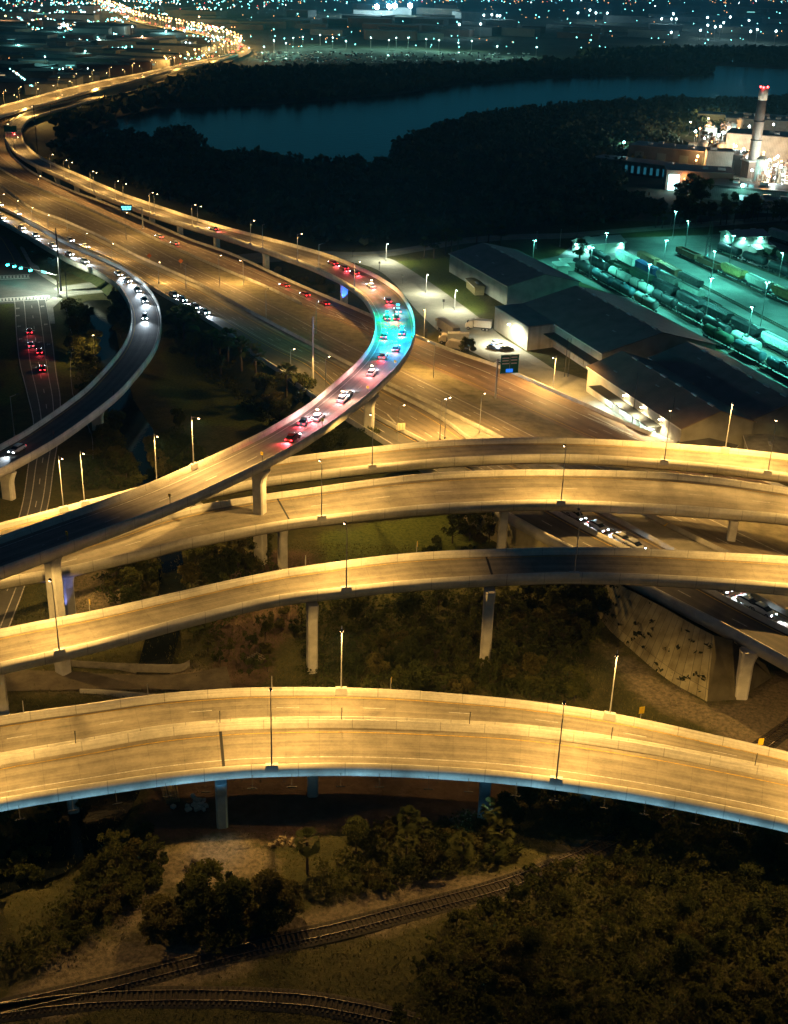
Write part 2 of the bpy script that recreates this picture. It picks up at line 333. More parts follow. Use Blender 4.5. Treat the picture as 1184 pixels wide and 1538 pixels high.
def deck(name, label, fpx, npx, zf, n=90, surf=DECK, girder_mat=CONCD, girder=1.7, wmin=None, marks=(), piers=(), joints=(), group='road bridges of the interchange', bar=CONC, cat='bridge'):
    zs = [zf(*p)+BH for p in fpx]; zn = [zf(*p)+BH for p in npx]
    c, N, w, t = edges(fpx, npx, zs, zn, n); 
    if wmin: w = np.maximum(w, wmin)
    D = Deck(); D.c = c.copy(); D.c[:, 2] -= BH; D.N = N; D.w = w; D.t = t; D.n = n
    up = np.array([0, 0, 1.])
    def off(s, dz): return D.c+N*np.broadcast_to(s, (n,))[:, None]+up*dz
    D.off = off
    o = empty(name, (0, 0, 0), 0, label, cat, group); D.o = o
    r = [off((-w+.42)*(1-k)+(w-.42)*k, 0) for k in np.linspace(0, 1, 7)]
    loft(r, surf, 'road_deck', o, uvx=list(np.linspace(0, 1, 7)))
    for s in (-1, 1):
        loft([off(s*(w-.42), 0), off(s*(w-.40), .18), off(s*(w-.25), .4), off(s*(w-.2), BH), off(s*w, BH), off(s*w, -.75), off(s*(w-.42), -.75)], BARR, 'barrier', o, closed=True, uvx=[0,.15,.3,.45,.6,.75,.9])
    if girder:
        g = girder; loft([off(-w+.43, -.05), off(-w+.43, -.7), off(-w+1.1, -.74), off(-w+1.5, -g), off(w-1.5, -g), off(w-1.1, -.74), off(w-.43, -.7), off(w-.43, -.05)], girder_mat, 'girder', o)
    d = np.concatenate([[0], np.cumsum(np.linalg.norm(np.diff(D.c, axis=0), axis=1))]); D.d = d
    for kind, s, mt in marks:                # s: fraction -1..1 of half width
        if kind == 'solid': loft([off(s*w-.09, .005), off(s*w+.09, .005)], mt, 'lane_marking', o)
        else:
            vs, fs = [], []
            for q in np.arange(2, d[-1]-4, 12.2):
                b = len(vs)
                for dd, e in ((q, -.08), (q, .08), (q+3.2, .08), (q+3.2, -.08)):
                    pt = np.array([np.interp(dd, d, (D.c+N*(s*w+e)[:, None])[:, k]) for k in range(3)]); pt[2] += .005; vs.append(pt)
                fs.append((b, b+1, b+2, b+3))
            MB().add(vs, fs, mt).obj('lane_marking', o)
    for jx, jy in joints:
        k = D.near(jx, jy) if hasattr(D, 'near') else nearest(D, jx, jy)
        tt = t[k]; a = off(-w+.45, .007)[k]; b = off(w-.45, .007)[k]
        MB().add([a-tt*.2, b-tt*.2, b+tt*.2, a+tt*.2], [(0, 1, 2, 3)], DARK).obj('expansion_joint', o)
    for pr in piers: pier(D, *pr, mt=bar if bar is not CONC else CONC)
    return D
def nearest(D, x, y):
    best = None
    for k in range(D.n):
        p = D.c[k]; q = p-np.array([0, 0, H]); dz = q@_f; px = 592+F*(q@CR)/dz; py = 769-F*(q@CU)/dz
        e2 = (px-x)**2+(py-y)**2
        if best is None or e2 < best[0]: best = (e2, k)
    return best[1]
def pier(D, x, y, zb=0., wid=2.0, thick=1.6, flare=3.6, mt=CONC, g=1.7, lab=None):
    b = P(x, y, zb); k = int(np.argmin(np.linalg.norm((D.c-b)[:, :2], axis=1))); N = D.N[k]; t = D.t[k]
    zt = D.c[k][2]-g
    def ring(hw, z, cut=.25):
        ht = thick/2; pts = [(-hw+cut, -ht), (hw-cut, -ht), (hw, -ht+cut), (hw, ht-cut), (hw-cut, ht), (-hw+cut, ht), (-hw, ht-cut), (-hw, -ht+cut)]
        return [b+N*a+t*c+np.array([0, 0, z-b[2]]) for a, c in pts]
    m = MB(); m.secs([ring(wid/2, zb-1.0), ring(wid/2, zt-2.6), ring(wid/2+.25, zt-1.6), ring(flare/2, zt-.15), ring(flare/2, zt+.1)], mt); o = m.obj('pier', D.o)
    if lab: o['label'] = lab
    return o
def zlin(pts):                               # height from interpolation along image x
    xs = [p[0] for p in pts]; zs = [p[1] for p in pts]
    return lambda x, y: float(np.interp(x, xs, zs))
d5f = [(-160,1180),(-70,1152),(0,1135),(135,1112),(236,1094),(330,1085),(400,1081),(532,1080),(670,1085),(800,1093),(966,1117),(1088,1140),(1184,1159),(1290,1184),(1380,1208)]
d5n = [(-160,1246),(-80,1219),(0,1200),(100,1183),(203,1168),(330,1153),(406,1149),(500,1147),(600,1149),(720,1156),(832,1168),(950,1185),(1060,1205),(1184,1231),(1280,1256),(1380,1286)]
d4f = [(-160,1110),(-70,1090),(0,1075),(135,1056),(270,1039),(400,1032),(569,1034),(700,1043),(800,1053),(916,1070),(1054,1099),(1184,1129),(1290,1157),(1380,1184)]
d4n = [(x, y-3) for x, y in d5f]
d3f = [(-150,984),(-70,962),(0,944),(169,911),(270,888),(400,860),(501,844),(636,829),(800,823),(919,822),(1054,828),(1184,835),(1300,845),(1400,856)]
d3n = [(-150,1040),(-70,1015),(0,996),(135,965),(270,929),(400,897),(515,882),(636,870),(800,861),(862,860),(1020,865),(1184,877),(1300,890),(1400,904)]
d2f = [(-150,888),(-70,866),(0,847),(100,818),(200,788),(264,765),(400,742),(569,719),(670,709),(800,705),(919,706),(1054,714),(1184,733),(1300,755),(1400,778)]
d2n = [(-150,912),(-70,888),(0,868),(101,852),(236,820),(400,786),(471,776),(603,761),(700,755),(800,751),(880,753),(987,758),(1100,766),(1184,773),(1300,793),(1400,815)]
d1f = [(-150,822),(-70,803),(0,785),(101,759),(210,731),(310,708),(420,688),(569,670),(670,661),(800,657),(919,660),(1054,669),(1184,682),(1300,698),(1400,716)]
d1n = [(-150,862),(-70,842),(0,822),(101,793),(210,762),(300,738),(400,717),(559,698),(670,688),(800,682),(900,684),(1000,691),(1080,698),(1184,711),(1300,728),(1400,748)]
sf = [(150,146),(101,160),(64,170),(42,178),(34,186),(31,196),(39,217),(59,234),(84,247),(117,260),(147,274),(200,295),(237,307),(303,329),(360,345),(419,360),(478,376),(529,393),(560,408),(582,420),(600,434),(611,448),(620,467),(624,485),(622,505),(611,531),(600,545),(577,571),(532,611),(457,660),(400,690),(358,711),(236,763),(88,817),(0,848),(-80,876),(-160,903)]
sn = [(146,139),(101,151),(60,161),(30,172),(17,185),(10,196),(12,213),(30,232),(59,248),(90,262),(122,277),(149,290),(205,312),(251,327),(305,343),(360,360),(394,372),(471,401),(512,420),(535,434),(546,445),(556,458),(562,474),(564,487),(561,503),(552,524),(540,538),(525,552),(471,596),(434,622),(400,644),(311,687),(216,729),(101,771),(0,808),(-80,836),(-160,862)]
def szf(pts): 
    d = np.concatenate([[0], np.cumsum(np.hypot(*np.diff(np.array(pts, float), axis=0).T))]); return d/d[-1], {p: q for p, q in zip(pts, d/d[-1])}
_, SF = szf(sf); _, SN = szf(sn)
def mkz(tab, knots):
    xs = [tab[k] for k, _ in knots]; zs = [z for _, z in knots]; return lambda x, y: float(np.interp(tab[(x, y)], xs, zs))
zsf = mkz(SF, [((150,146), 2.5), ((31,196), 4.5), ((84,247), 6.5), ((360,345), 8.8), ((478,376), 9.6), ((582,420), 11.5), ((624,485), 13), ((577,571), 15.5), ((400,690), 21), ((88,817), 23.5), ((-160,903), 24)])
zsn = mkz(SN, [((146,139), 2.5), ((10,196), 4.5), ((90,262), 6.5), ((360,360), 8.8), ((471,401), 9.6), ((535,434), 11.5), ((564,487), 13), ((525,552), 15.5), ((400,644), 21), ((101,771), 23.5), ((-160,862), 24)])
zS = lambda x, y: zsf(x, y) if (x, y) in SF else zsn(x, y)
lf = [(-90,268),(0,312),(12,318),(60,341),(105,365),(169,392),(195,408),(216,424),(236,449),(242,479),(236,507),(216,541),(186,578),(157,602),(101,643),(65,666),(0,700),(-70,733),(-150,768)]
ln = [(-90,284),(0,328),(51,358),(101,387),(132,401),(152,409),(169,420),(181,431),(189,446),(197,468),(196,495),(184,525),(152,560),(116,595),(57,637),(0,671),(-70,705),(-150,742)]
def zL(x, y): return float(np.interp(y, [268, 330, 400, 470, 600, 770], [5.2, 5.4, 6.2, 6.8, 7.6, 8.2]))
ML = (('solid', -.80, YELL), ('solid', .55, WHITE)); M2 = (('solid', -.78, YELL), ('dash', -.1, WHITE), ('solid', .62, WHITE))
G5 = dict(girder=1.75)
z5 = lambda x, y: 9.2
D5 = deck('road_bridge', 'frontmost single-lane curved flyover with blue girder and blue piers', d5f, d5n, z5, 100, marks=(('solid', -.72, YELL), ('solid', .38, WHITE)), girder_mat=BLUE, joints=((331,1125),))
D4 = deck('road_bridge', 'two-lane flyover directly behind the blue-girdered front flyover', d4f, d4n, z5, 100, marks=M2)
D3 = deck('road_bridge', 'high curved flyover crossing mid picture with a dark unlit stretch', d3f, d3n, zlin([(0, 13.6), (470, 14.3), (730, 15.8), (1184, 16.5)]), 100, marks=ML, joints=((736,850),))
D2 = deck('road_bridge', 'wide two-lane flyover, second from the top of the crossing stack', d2f, d2n, zlin([(425, 10.6), (760, 13.2)]), 100, marks=M2, joints=((420,765),))
D1 = deck('road_bridge', 'topmost crossing flyover just in front of the motorway and warehouses', d1f, d1n, zlin([(150, 9.), (600, 10.8), (1100, 12.)]), 100, marks=ML)
DS = deck('road_bridge', 'tall S-curved ramp sweeping from the far bend over the motorway', sf, sn, zS, 220, surf=paved('deck_worn_mid', (.21, .185, .165), .25, 2, 300.), marks=(('solid', -.82, YELL), ('dash', -.12, WHITE), ('solid', .68, WHITE)), wmin=4.6)
DL = deck('road_bridge', 'dark curved ramp peeling off the motorway above the canal street', lf, ln, zL, 120, surf=DECKD, marks=(('solid', -.8, WHITE), ('solid', .75, YELL)), wmin=4.4, girder=1.5)
for x, y in ((334,1236),(726,1222),(-60,1300),(1230,1300)): pier(D5, x, y, 0, 2.0, 1.5, 3.4, BLUE)
for x, y in ((470,1190),(110,1210),(880,1200)): pier(D4, x, y, 0, 2.0, 1.5, 3.2)
for x, y in ((469,1007),(728,996),(6,1078),(1108,960)): pier(D3, x, y, 0, 1.9, 1.6, 3.0)
for x, y in ((425,852),(752,838),(1090,860)): pier(D2, x, y, 0, 1.9, 1.6, 3.2)
for x, y in ((690,745),(300,810),(1060,748)): pier(D1, x, y, 0 if x < 500 else 5., 1.9, 1.5, 3.2)
for x, y, z in ((392,845,0),(554,661,3.2),(517,456,0),(400,404,0),(326,372,0),(271,353,0),(229,336,0),(189,322,0),(149,305,0),(116,288,0),(87,277,0),(60,262,0)): pier(DS, x, y, z, 2.2, 1.8, 4.2)
for D_, x, y in ((DS,66,828),(D2,88,840),(D1,40,795)): k = nearest(D_, x, y); c_ = D_.c[k]; q_ = np.array([c_[0], c_[1], -H]); zz_ = q_@_f; pier(D_, 592+F*(q_@CR)/zz_, 769-F*(q_@CU)/zz_, 0, 2.3, 1.8, 4.)
for x, y in ((148,645),(14,748),(205,560)): pier(DL, x, y, 0, 2.6, 1.7, 4.4)
# ------------------------------------------------------------------ motorway (ground level, a fan of carriageways between barrier lines)
LN = {
 0: ([(40,150),(-40,175),(-90,215),(-95,255),(-50,287),(0,312),(12,318),(60,341),(105,365),(169,392),(200,412),(235,438),(270,458),(309,481),(348,506),(380,532),(416,556),(442,576),(471,597),(522,631),(582,668),(650,710),(725,755),(748,767),(765,776),(807,800),(847,821),(900,847),(952,874),(984,890),(1033,916),(1100,950),(1184,997),(1300,1062),(1400,1118)], 6.2),
 1: ([(43,151),(-36,175),(-84,214),(-88,252),(-45,282),(0,306),(60,336),(110,361),(169,386),(200,402),(240,424),(275,444),(312,464),(352,488),(390,510),(430,530),(470,548),(520,594),(563,627),(611,652),(633,664),(700,698),(760,730),(824,766),(892,803),(932,822),(1040,876),(1105,912),(1184,952),(1300,1012),(1400,1064)], 5.8),
 2: ([(46,152),(-28,176),(-70,212),(-76,246),(-40,268),(0,284),(56,323),(93,338),(152,364),(202,391),(273,423),(308,439),(360,468),(444,513),(573,582),(636,614),(687,646),(700,659),(770,696),(813,718),(880,758),(1000,823),(1145,905),(1184,925),(1300,987),(1400,1042)], 5.2),
 3: ([(48,153),(-26,176),(-68,211),(-73,244),(-38,264),(0,279),(29,301),(56,318),(93,331),(118,342),(152,357),(202,384),(236,399),(273,416),(308,432),(360,461),(444,506),(577,575),(640,604),(746,657),(860,716),(940,757),(984,781),(1075,826),(1184,879),(1300,936),(1400,986)], 5.0),
 4: ([(52,154),(-20,177),(-55,208),(-60,235),(-30,250),(0,262),(56,288),(118,314),(180,343),(231,368),(298,403),(349,427),(444,473),(512,509),(600,551),(680,590),(760,629),(812,656),(930,710),(1057,768),(1184,828),(1300,883),(1400,930)], 4.4),
 5: ([(55,155),(-8,178),(-35,205),(-38,228),(-18,244),(0,254),(25,269),(56,283),(118,308),(180,336),(264,374),(315,397),(380,424),(400,432),(461,462),(519,487),(552,503),(612,537),(680,567),(744,596),(790,616),(878,656),(1000,706),(1090,745),(1184,786),(1300,838),(1400,884)], 3.6),
 6: ([(60,158),(30,171),(12,187),(7,203),(11,218),(22,238),(51,261),(101,285),(149,303),(179,315),(248,345),(290,363),(332,377),(371,393),(428,420),(504,453),(560,477),(623,506),(685,531),(740,549),(774,563),(833,590),(875,608),(940,638),(1000,663),(1090,698),(1184,738),(1300,786),(1400,828)], 2.0)}
NS = 260; LX = {}
ZR = {0: 9.6, 1: 9.2, 2: 8.4, 3: 7.8, 4: 6.6, 5: 4.6, 6: 2.0}
def zl(k, x): return float(np.interp(x, [680, 1080], [LN[k][1], ZR[k]]))
for k, (px, z) in LN.items(): LX[k] = line3(px, [z if i < 12 else zl(k, p[0]) for i, p in enumerate(px)])
# common stations: cut every line with sections normal to the middle line so that strips stay square
mid = resamp((resamp(LX[3], 600)+0), NS); tt = np.gradient(mid, axis=0); tt[:, 2] = 0; tt /= np.linalg.norm(tt, axis=1)[:, None]
RAW = {k: resamp(v, 1500) for k, v in LX.items()}
def station(poly):
    out = []; j0 = 0
    for k in range(NS):
        lo, hi = j0, min(len(poly), j0+120)
        d = poly[lo:hi]-mid[k]; al = np.abs(d@tt[k]); j = lo+int(np.argmin(al+.03*np.linalg.norm(d, axis=1))); j = max(j, j0); out.append(poly[j]); j0 = j
    o = np.array(out); return resamp_keep(o)
def resamp_keep(o):
    ker = np.array([1, 2, 3, 2, 1])/9.; q = np.pad(o, ((2, 2), (0, 0)), mode='edge'); return np.stack([np.convolve(q[:, i], ker, 'valid') for i in range(3)], 1)
ST = {k: station(v) for k, v in RAW.items()}
fw = empty('motorway', (0, 0, 0)); tag(fw, kind='structure')
def fr(a, b, f, dz=0.): return ST[a]*(1-f)+ST[b]*f+np.array([0, 0, dz])
def strip(a, b, mt, name, n=6, f0=0., f1=1.): return loft([fr(a, b, k) for k in np.linspace(f0, f1, n)], mt, name, fw, uvx=list(np.linspace(0, 1, n)))
strip(0, 1, ASPHD, 'carriageway'); strip(1, 2, ASPH, 'carriageway'); strip(2, 3, SHOULD, 'median_kerb', 2); strip(3, 4, ASPH, 'carriageway'); strip(5, 6, paved('asphalt_brown', (.19,.13,.095), .3, 2, 300.), 'carriageway')
strip(4, 5, mat('median_dirt', (.12, .105, .06), .95, .4, .4, .3, col2=(.26, .22, .14)), 'median_strip', 4)
def line(a, b, f, mt, s0=0, s1=NS, w=.17, name='lane_marking', dz=.008):
    c = fr(a, b, f, dz); t = np.gradient(c, axis=0); t[:, 2] = 0; t /= np.linalg.norm(t, axis=1)[:, None]; N = np.stack([t[:, 1], -t[:, 0], 0*t[:, 0]], 1)*w/2
    return loft([(c-N)[s0:s1], (c+N)[s0:s1]], mt, name, fw)
def dashes(a, b, f, mt=WHITE, s0=0, s1=NS):
    c = fr(a, b, f, .008)[s0:s1]; d = np.concatenate([[0], np.cumsum(np.linalg.norm(np.diff(c, axis=0), axis=1))]); vs = []; fs = []
    at = lambda q: np.array([np.interp(q, d, c[:, k]) for k in range(3)])
    for q in np.arange(1, d[-1]-4, 12.2):
        p0, p1 = at(q), at(q+3.1); t = (p1-p0)/np.linalg.norm(p1-p0); N = np.array([t[1], -t[0], 0])*.09; b = len(vs); vs += [p0-N, p0+N, p1+N, p1-N]; fs.append((b, b+1, b+2, b+3))
    MB().add(vs, fs, mt).obj('lane_marking', fw)
def stn(x, y, k=3):                          # station nearest to a pixel on line k
    p = P(x, y, zl(k, x)); return int(np.argmin(np.linalg.norm(ST[k]-p, axis=1)))
for a, b, f, mt in ((0,1,.14,WHITE),(0,1,.88,YELL),(1,2,.10,WHITE),(1,2,.84,YELL),(3,4,.12,YELL),(3,4,.84,WHITE),(5,6,.10,YELL),(5,6,.66,WHITE)): line(a, b, f, mt)
dashes(3,4,.36); dashes(3,4,.60); dashes(5,6,.30); dashes(5,6,.48); dashes(1,2,.36); dashes(1,2,.6); dashes(0,1,.5,s0=stn(560,640,0))
# chevron gores
def chevrons(a, b, f0, f1, s0, s1, step, skew=2):
    vs, fs = [], []
    for k in range(s0, s1, step):
        g = (k-s0)/max(1, s1-s0); w = .15+.85*g
        for (fa, ka), (fb, kb) in (((f0, k), (f0+(f1-f0)*.55*w, k+skew)), ((f0+(f1-f0)*.55*w, k+skew), (f0+(f1-f0)*w, k))):
            p0 = fr(a, b, fa, .012)[ka]; p1 = fr(a, b, fb, .012)[min(kb, NS-1)]; t = p1-p0; t[2] = 0; t /= np.linalg.norm(t)+1e-6; N = np.array([t[1], -t[0], 0])*.2
            q = len(vs); vs += [p0-N, p0+N, p1+N, p1-N]; fs.append((q, q+1, q+2, q+3))
    MB().add(vs, fs, WHITE).obj('chevron_marking', fw)
s = stn(395,430,5); chevrons(5, 6, .12, .42, s, stn(560,490,5), 4); line(5, 6, .42, WHITE, s, stn(620,525,5), .2)
s = stn(380,520,0); e_ = stn(560,630,0); chevrons(0, 2, .36, .52, s, e_, 4); line(0, 2, .36, WHITE, s-6, e_, .2); line(0, 2, .52, WHITE, s-6, e_, .2)
s = stn(690,540,6); chevrons(5, 6, .66, .8, s, stn(900,640,6), 16, 5)
# concrete barriers along the lines
def jersey(pth, name='jersey_barrier', parent=None, h=.95, label=None, mt=CONC, base=0.):
    c = np.asarray(pth); t = np.gradient(c, axis=0); t[:, 2] = 0; t /= np.linalg.norm(t, axis=1)[:, None]; N = np.stack([t[:, 1], -t[:, 0], 0*t[:, 0]], 1); u = np.array([0, 0, 1.])
    o = loft([c-N*.32+u*base, c-N*.28+u*.2, c-N*.1+u*.5, c-N*.09+u*h, c+N*.09+u*h, c+N*.1+u*.5, c+N*.28+u*.2, c+N*.32+u*base], mt, name, parent, closed=True)
    if label: tag(o, label, 'barrier', 'concrete barriers of the motorway')
    return o
jersey(ST[0], label='long concrete barrier on the motorway edge nearest the canal', base=-1.3)
jersey(ST[1][stn(563,627,1):], label='concrete barrier dividing the two lowest motorway lanes from the next')
jersey(ST[3]+np.array([0,0,0]), label='dark concrete median barrier through the middle of the motorway', mt=CONCD)
jersey(ST[2][stn(573,582,2):], label='grey concrete barrier beside the pale median kerb on the right', mt=CONCD)
jersey(ST[6], label='concrete barrier on the motorway edge nearest the warehouses', base=-2.1)
jersey(ST[5][:stn(460,462,5)], label='concrete barrier under the dark line left of the painted chevrons', mt=CONCD)
# side slopes and walls down to the ground
def side(k, s0, s1, outw, mt, name, label=None, sgn=-1, zb=-.1, kind=None, rows=4):
    c = ST[k][s0:s1]; t = np.gradient(c, axis=0); t[:, 2] = 0; t /= np.linalg.norm(t, axis=1)[:, None]; N = np.stack([t[:, 1], -t[:, 0], 0*t[:, 0]], 1)
    w = np.interp(np.linspace(0, 1, len(c)), [q[0] for q in outw], [q[1] for q in outw]); rr = []
    for g in np.linspace(0, 1, rows):
        r = c-sgn*N*(w*g)[:, None]+np.array([0, 0, -.02]); r[:, 2] = (c[:, 2]-.02)*(1-g)+zb*g; rr.append(r)
    o = loft(rr, mt, name)
    if kind: tag(o, kind=kind)
    else: tag(o, label, 'wall')
    return o
GSL = mat('grass_slope', (.035, .05, .015), .95, .4, .7, .4, col2=(.085, .09, .03))
n0 = ST[0]; t0 = np.gradient(n0, axis=0); wside = 1 if ((np.array([40., 150., 0])-n0[130])@np.array([t0[130][1], -t0[130][0], 0])) > 0 else -1
s_w0, s_w1, s_e = stn(640,703,0), stn(900,847,0), NS
side(0, stn(0,312,0), s_w0+1, [(0, 9), (.6, 10), (.93, 7), (1, .3)], GSL, 'grass_bank', kind='structure', sgn=-wside)
RW = rib('retaining_wall_panels', (.42, .36, .17), .9, 0, .9, .2)
side(0, s_w0, s_w1+1, [(0, .25), (1, .25)], mat('wall_ochre_concrete', (.40, .36, .20), .9, .25, .35), 'retaining_wall', 'ochre concrete retaining wall under the motorway edge below the flyovers', sgn=-wside, rows=2)
# concrete slope paving
def slope_mat():
    m = bpy.data.materials.new('slope_paving'); m.use_nodes = True; n = m.node_tree; L = n.links; b = n.nodes['Principled BSDF']; b.inputs['Roughness'].default_value = .95; N = n.nodes.new
    uv = N('ShaderNodeUVMap'); br = N('ShaderNodeTexBrick'); L.new(uv.outputs[0], br.inputs['Vector']); br.offset = .0; br.inputs['Scale'].default_value = 1; br.inputs['Mortar Size'].default_value = .035; br.inputs['Brick Width'].default_value = 9.; br.inputs['Row Height'].default_value = 1.25
    br.inputs['Color1'].default_value = (.36, .32, .19, 1); br.inputs['Color2'].default_value = (.46, .41, .25, 1); br.inputs['Mortar'].default_value = (.11, .095, .055, 1)
    ge = N('ShaderNodeNewGeometry'); nz = N('ShaderNodeTexNoise'); L.new(ge.outputs['Position'], nz.inputs['Vector']); nz.inputs['Scale'].default_value = .5; nz.inputs['Detail'].default_value = 8
    r = N('ShaderNodeValToRGB'); L.new(nz.outputs['Fac'], r.inputs[0]); r.color_ramp.elements[0].position = .3; r.color_ramp.elements[0].color = (.55, .52, .45, 1); r.color_ramp.elements[1].position = .6
    mx = N('ShaderNodeMixRGB'); mx.blend_type = 'MULTIPLY'; mx.inputs[0].default_value = 1; L.new(br.outputs['Color'], mx.inputs[1]); L.new(r.outputs[0], mx.inputs[2])
    L.new(mx.outputs[0], b.inputs['Base Color']); return m
SLP = slope_mat()
top = line3([(900,849),(925,874),(960,893),(1000,914),(1040,937),(1072,954)], [zl(0, q)-.6 for q in (900,925,960,1000,1040,1072)], 40); bot = line3([(884,885),(905,935),(958,985),(1005,1022),(1040,1042),(1062,1054)], -.1, 40)
d = np.concatenate([[0], np.cumsum(np.linalg.norm(np.diff(top, axis=0), axis=1))]); rows = [top*(1-g)+bot*g for g in np.linspace(0, 1, 6)]
v = np.concatenate(rows); uvv = np.concatenate([np.stack([np.full(40, g*11.), d], 1) for g in np.linspace(0, 1, 6)]); i = np.arange(39); fc = np.concatenate([np.stack([a*40+i, a*40+i+1, (a+1)*40+i+1, (a+1)*40+i], 1) for a in range(5)])
slo = tag(link('slope_paving', fastmesh('slope_paving', v, fc, SLP, False, uvv)), 'weedy ochre concrete slope paving on the embankment below the right flyovers', 'embankment')
e1 = [V(1072,954,8.9), V(1062,1054,-.1), V(1106,1051,-.1), V(1160,1018,-.1), V(1150,998,4.), V(1120,978,9.)]
m_ = MB(); m_.add(e1+[V(1100,960,9.)], [(0,1,2,6),(6,2,3,4,5)], SLP); m_.obj('end_slope', slo)
wm = MB(); sr = random.Random(3)
for k in range(48):
    g, a = sr.random()**.7*.95+.03, sr.randrange(2, 39); p = rows[0][a]*(1-g)+rows[5][a]*g
    for q in range(sr.randrange(3, 14)):
        c = p+np.array([sr.gauss(0, .35), sr.gauss(0, .3), .1+sr.random()*.3]); dx = np.array([sr.gauss(0, .25), sr.gauss(0, .25), sr.random()*.35]); dy = np.array([sr.gauss(0, .15), sr.gauss(0, .15), .15]); wm.add([c-dx, c-dy, c+dx, c+dy], [(0, 1, 2, 3)], mat('weed_leaf', (.03, .035, .012), .9, .3, 2))
tag(wm.obj('weeds'), kind='stuff')
# bridge part of the low ramp to the right of the embankment: underside and piers
low = empty('road_bridge', (0,0,0), 0, 'low motorway bridge leaving the weedy slope on a single rounded pier', 'bridge', 'road bridges of the interchange')
k0 = stn(1075,940,0); c = ST[0][k0:]; c1 = ST[1][k0:]
loft([c+np.array([0,0,-.03]), c+np.array([0,0,-1.1]), c*.8+c1*.2+np.array([0,0,-1.3]), c1+np.array([0,0,-1.3]), c1+np.array([0,0,-.05])], CONCD, 'girder', low)
b = P(1112,1052,0)+np.array([.3,1.2,0]); m_ = MB()
def rr(hw, ht, z, cx=0.): return [b+np.array([a*hw+cx, q*ht, z]) for a, q in ((-1,-.7),(-.7,-1),(.7,-1),(1,-.7),(1,.7),(.7,1),(-.7,1),(-1,.7))]
m_.secs([rr(1.05,.9,-1), rr(1.05,.9,6.4), rr(1.2,.95,7.4,.1), rr(1.5,1.05,8.6,.3)], CONC); m_.obj('pier', low)
# ------------------------------------------------------------------ secondary roads and paths
STREET = mat('street_asphalt', (.075, .073, .066), .85, .25, .3, col2=(.12, .115, .10)); LOT = mat('lot_paving', (.15, .145, .12), .9, .3, .12, .1, col2=(.27, .26, .21)); YASP = mat('yard_asphalt', (.10, .11, .10), .8, .4, .1, .1, col2=(.21, .21, .19))
def road(name, a, bb, mt, z=.02, n=80, marks=(), kerb=True):
    A, Bq = line3(a, z, n), line3(bb, z, n); o = loft([A*(1-g)+Bq*g for g in np.linspace(0, 1, 5)], mt, name, uvx=list(np.linspace(0, 1, 5))); tag(o, kind='structure')
    for f, dash, col in marks:
        c = A*(1-f)+Bq*f+np.array([0, 0, .006]); 
        if not dash:
            t = np.gradient(c, axis=0); t /= np.linalg.norm(t, axis=1)[:, None]; N = np.stack([t[:, 1], -t[:, 0], 0*t[:, 0]], 1)*.1; loft([c-N, c+N], col, 'lane_marking', o)
        else:
            d = np.concatenate([[0], np.cumsum(np.linalg.norm(np.diff(c, axis=0), axis=1))]); vs, fs = [], []
            for q in np.arange(0, d[-1]-4, 12.2):
                p0, p1 = [np.array([np.interp(z_, d, c[:, k]) for k in range(3)]) for z_ in (q, q+3.2)]; t = (p1-p0)/np.linalg.norm(p1-p0); N = np.array([t[1], -t[0], 0])*.09; q_ = len(vs); vs += [p0-N, p0+N, p1+N, p1-N]; fs.append((q_, q_+1, q_+2, q_+3))
            MB().add(vs, fs, col).obj('lane_marking', o)
    return o
st_l = [(20,447),(22,460),(24,500),(29,545),(40,590),(50,640),(42,700),(30,770),(0,850),(-45,950)]; st_r = [(66,443),(71,455),(80,510),(86,560),(92,600),(90,650),(82,700),(72,765),(42,870),(12,950)]
road('street', st_l, st_r, STREET, .02, 90, ((.02,0,WHITE),(.30,0,WHITE),(.52,1,WHITE),(.74,0,WHITE),(.97,0,WHITE)))
sheet('street', [(-120,352),(0,347),(20,372),(45,400),(62,415),(88,432),(100,440),(72,452),(0,457),(-120,468)], .012, STREET)
road('street', [(80,432),(120,426),(170,420),(230,414)], [(95,447),(120,443),(170,438),(240,430)], LOT, .03, 20, ((.15,0,WHITE),(.5,0,YELL),(.85,0,WHITE)))
road('street', [(-60,318),(0,345),(24,372),(40,400)], [(-100,345),(-20,352),(2,378),(12,402)], STREET, .026, 20, ((.5,0,YELL),))
cw = MB()
for y_, x0_, x1_, dy in ((451,-6,73,-.06),(417,-6,45,-.045)):
    xs = np.arange(x0_, x1_, 5.2)
    for x in xs:
        p = [V(x, y_-2.2+dy*x, .035), V(x+3, y_-2.2+dy*(x+3), .035), V(x+3.2, y_+1.4+dy*(x+3), .035), V(x+.2, y_+1.4+dy*x, .035)]; cw.add(p, [(0,1,2,3)], WHITE)
    for q in (-3.2, 2.2): cw.add([V(x0_, y_+q+dy*x0_, .034), V(x1_, y_+q+dy*x1_, .034), V(x1_, y_+q+.8+dy*x1_, .034), V(x0_, y_+q+.8+dy*x0_, .034)], [(0,1,2,3)], WHITE)
tag(cw.obj('road_markings'), kind='structure')
ar = MB()
for x, y in ((27,463),(27,474),(29,490),(31,509),(64,460),(69,487),(73,517)): ar.add([V(x-2,y-.5,.034), V(x+2.6,y-.9,.034), V(x+2.6,y+.4,.034), V(x-2,y+.6,.034)], [(0,1,2,3)], WHITE); ar.add([V(x-3,y+.2,.034), V(x-1,y-1.6,.034), V(x-1,y+2,.034)], [(0,1,2)], WHITE)
tag(ar.obj('road_markings'), kind='structure')
sheet('footpath', [(70,452),(80,446),(94,448),(80,462),(83,486),(76,486)], .03, CONCD)
sheet('pavement', [(30,372),(44,398),(57,411),(84,428),(90,424),(62,408),(58,400),(48,394),(34,368)], .05, CONCD)
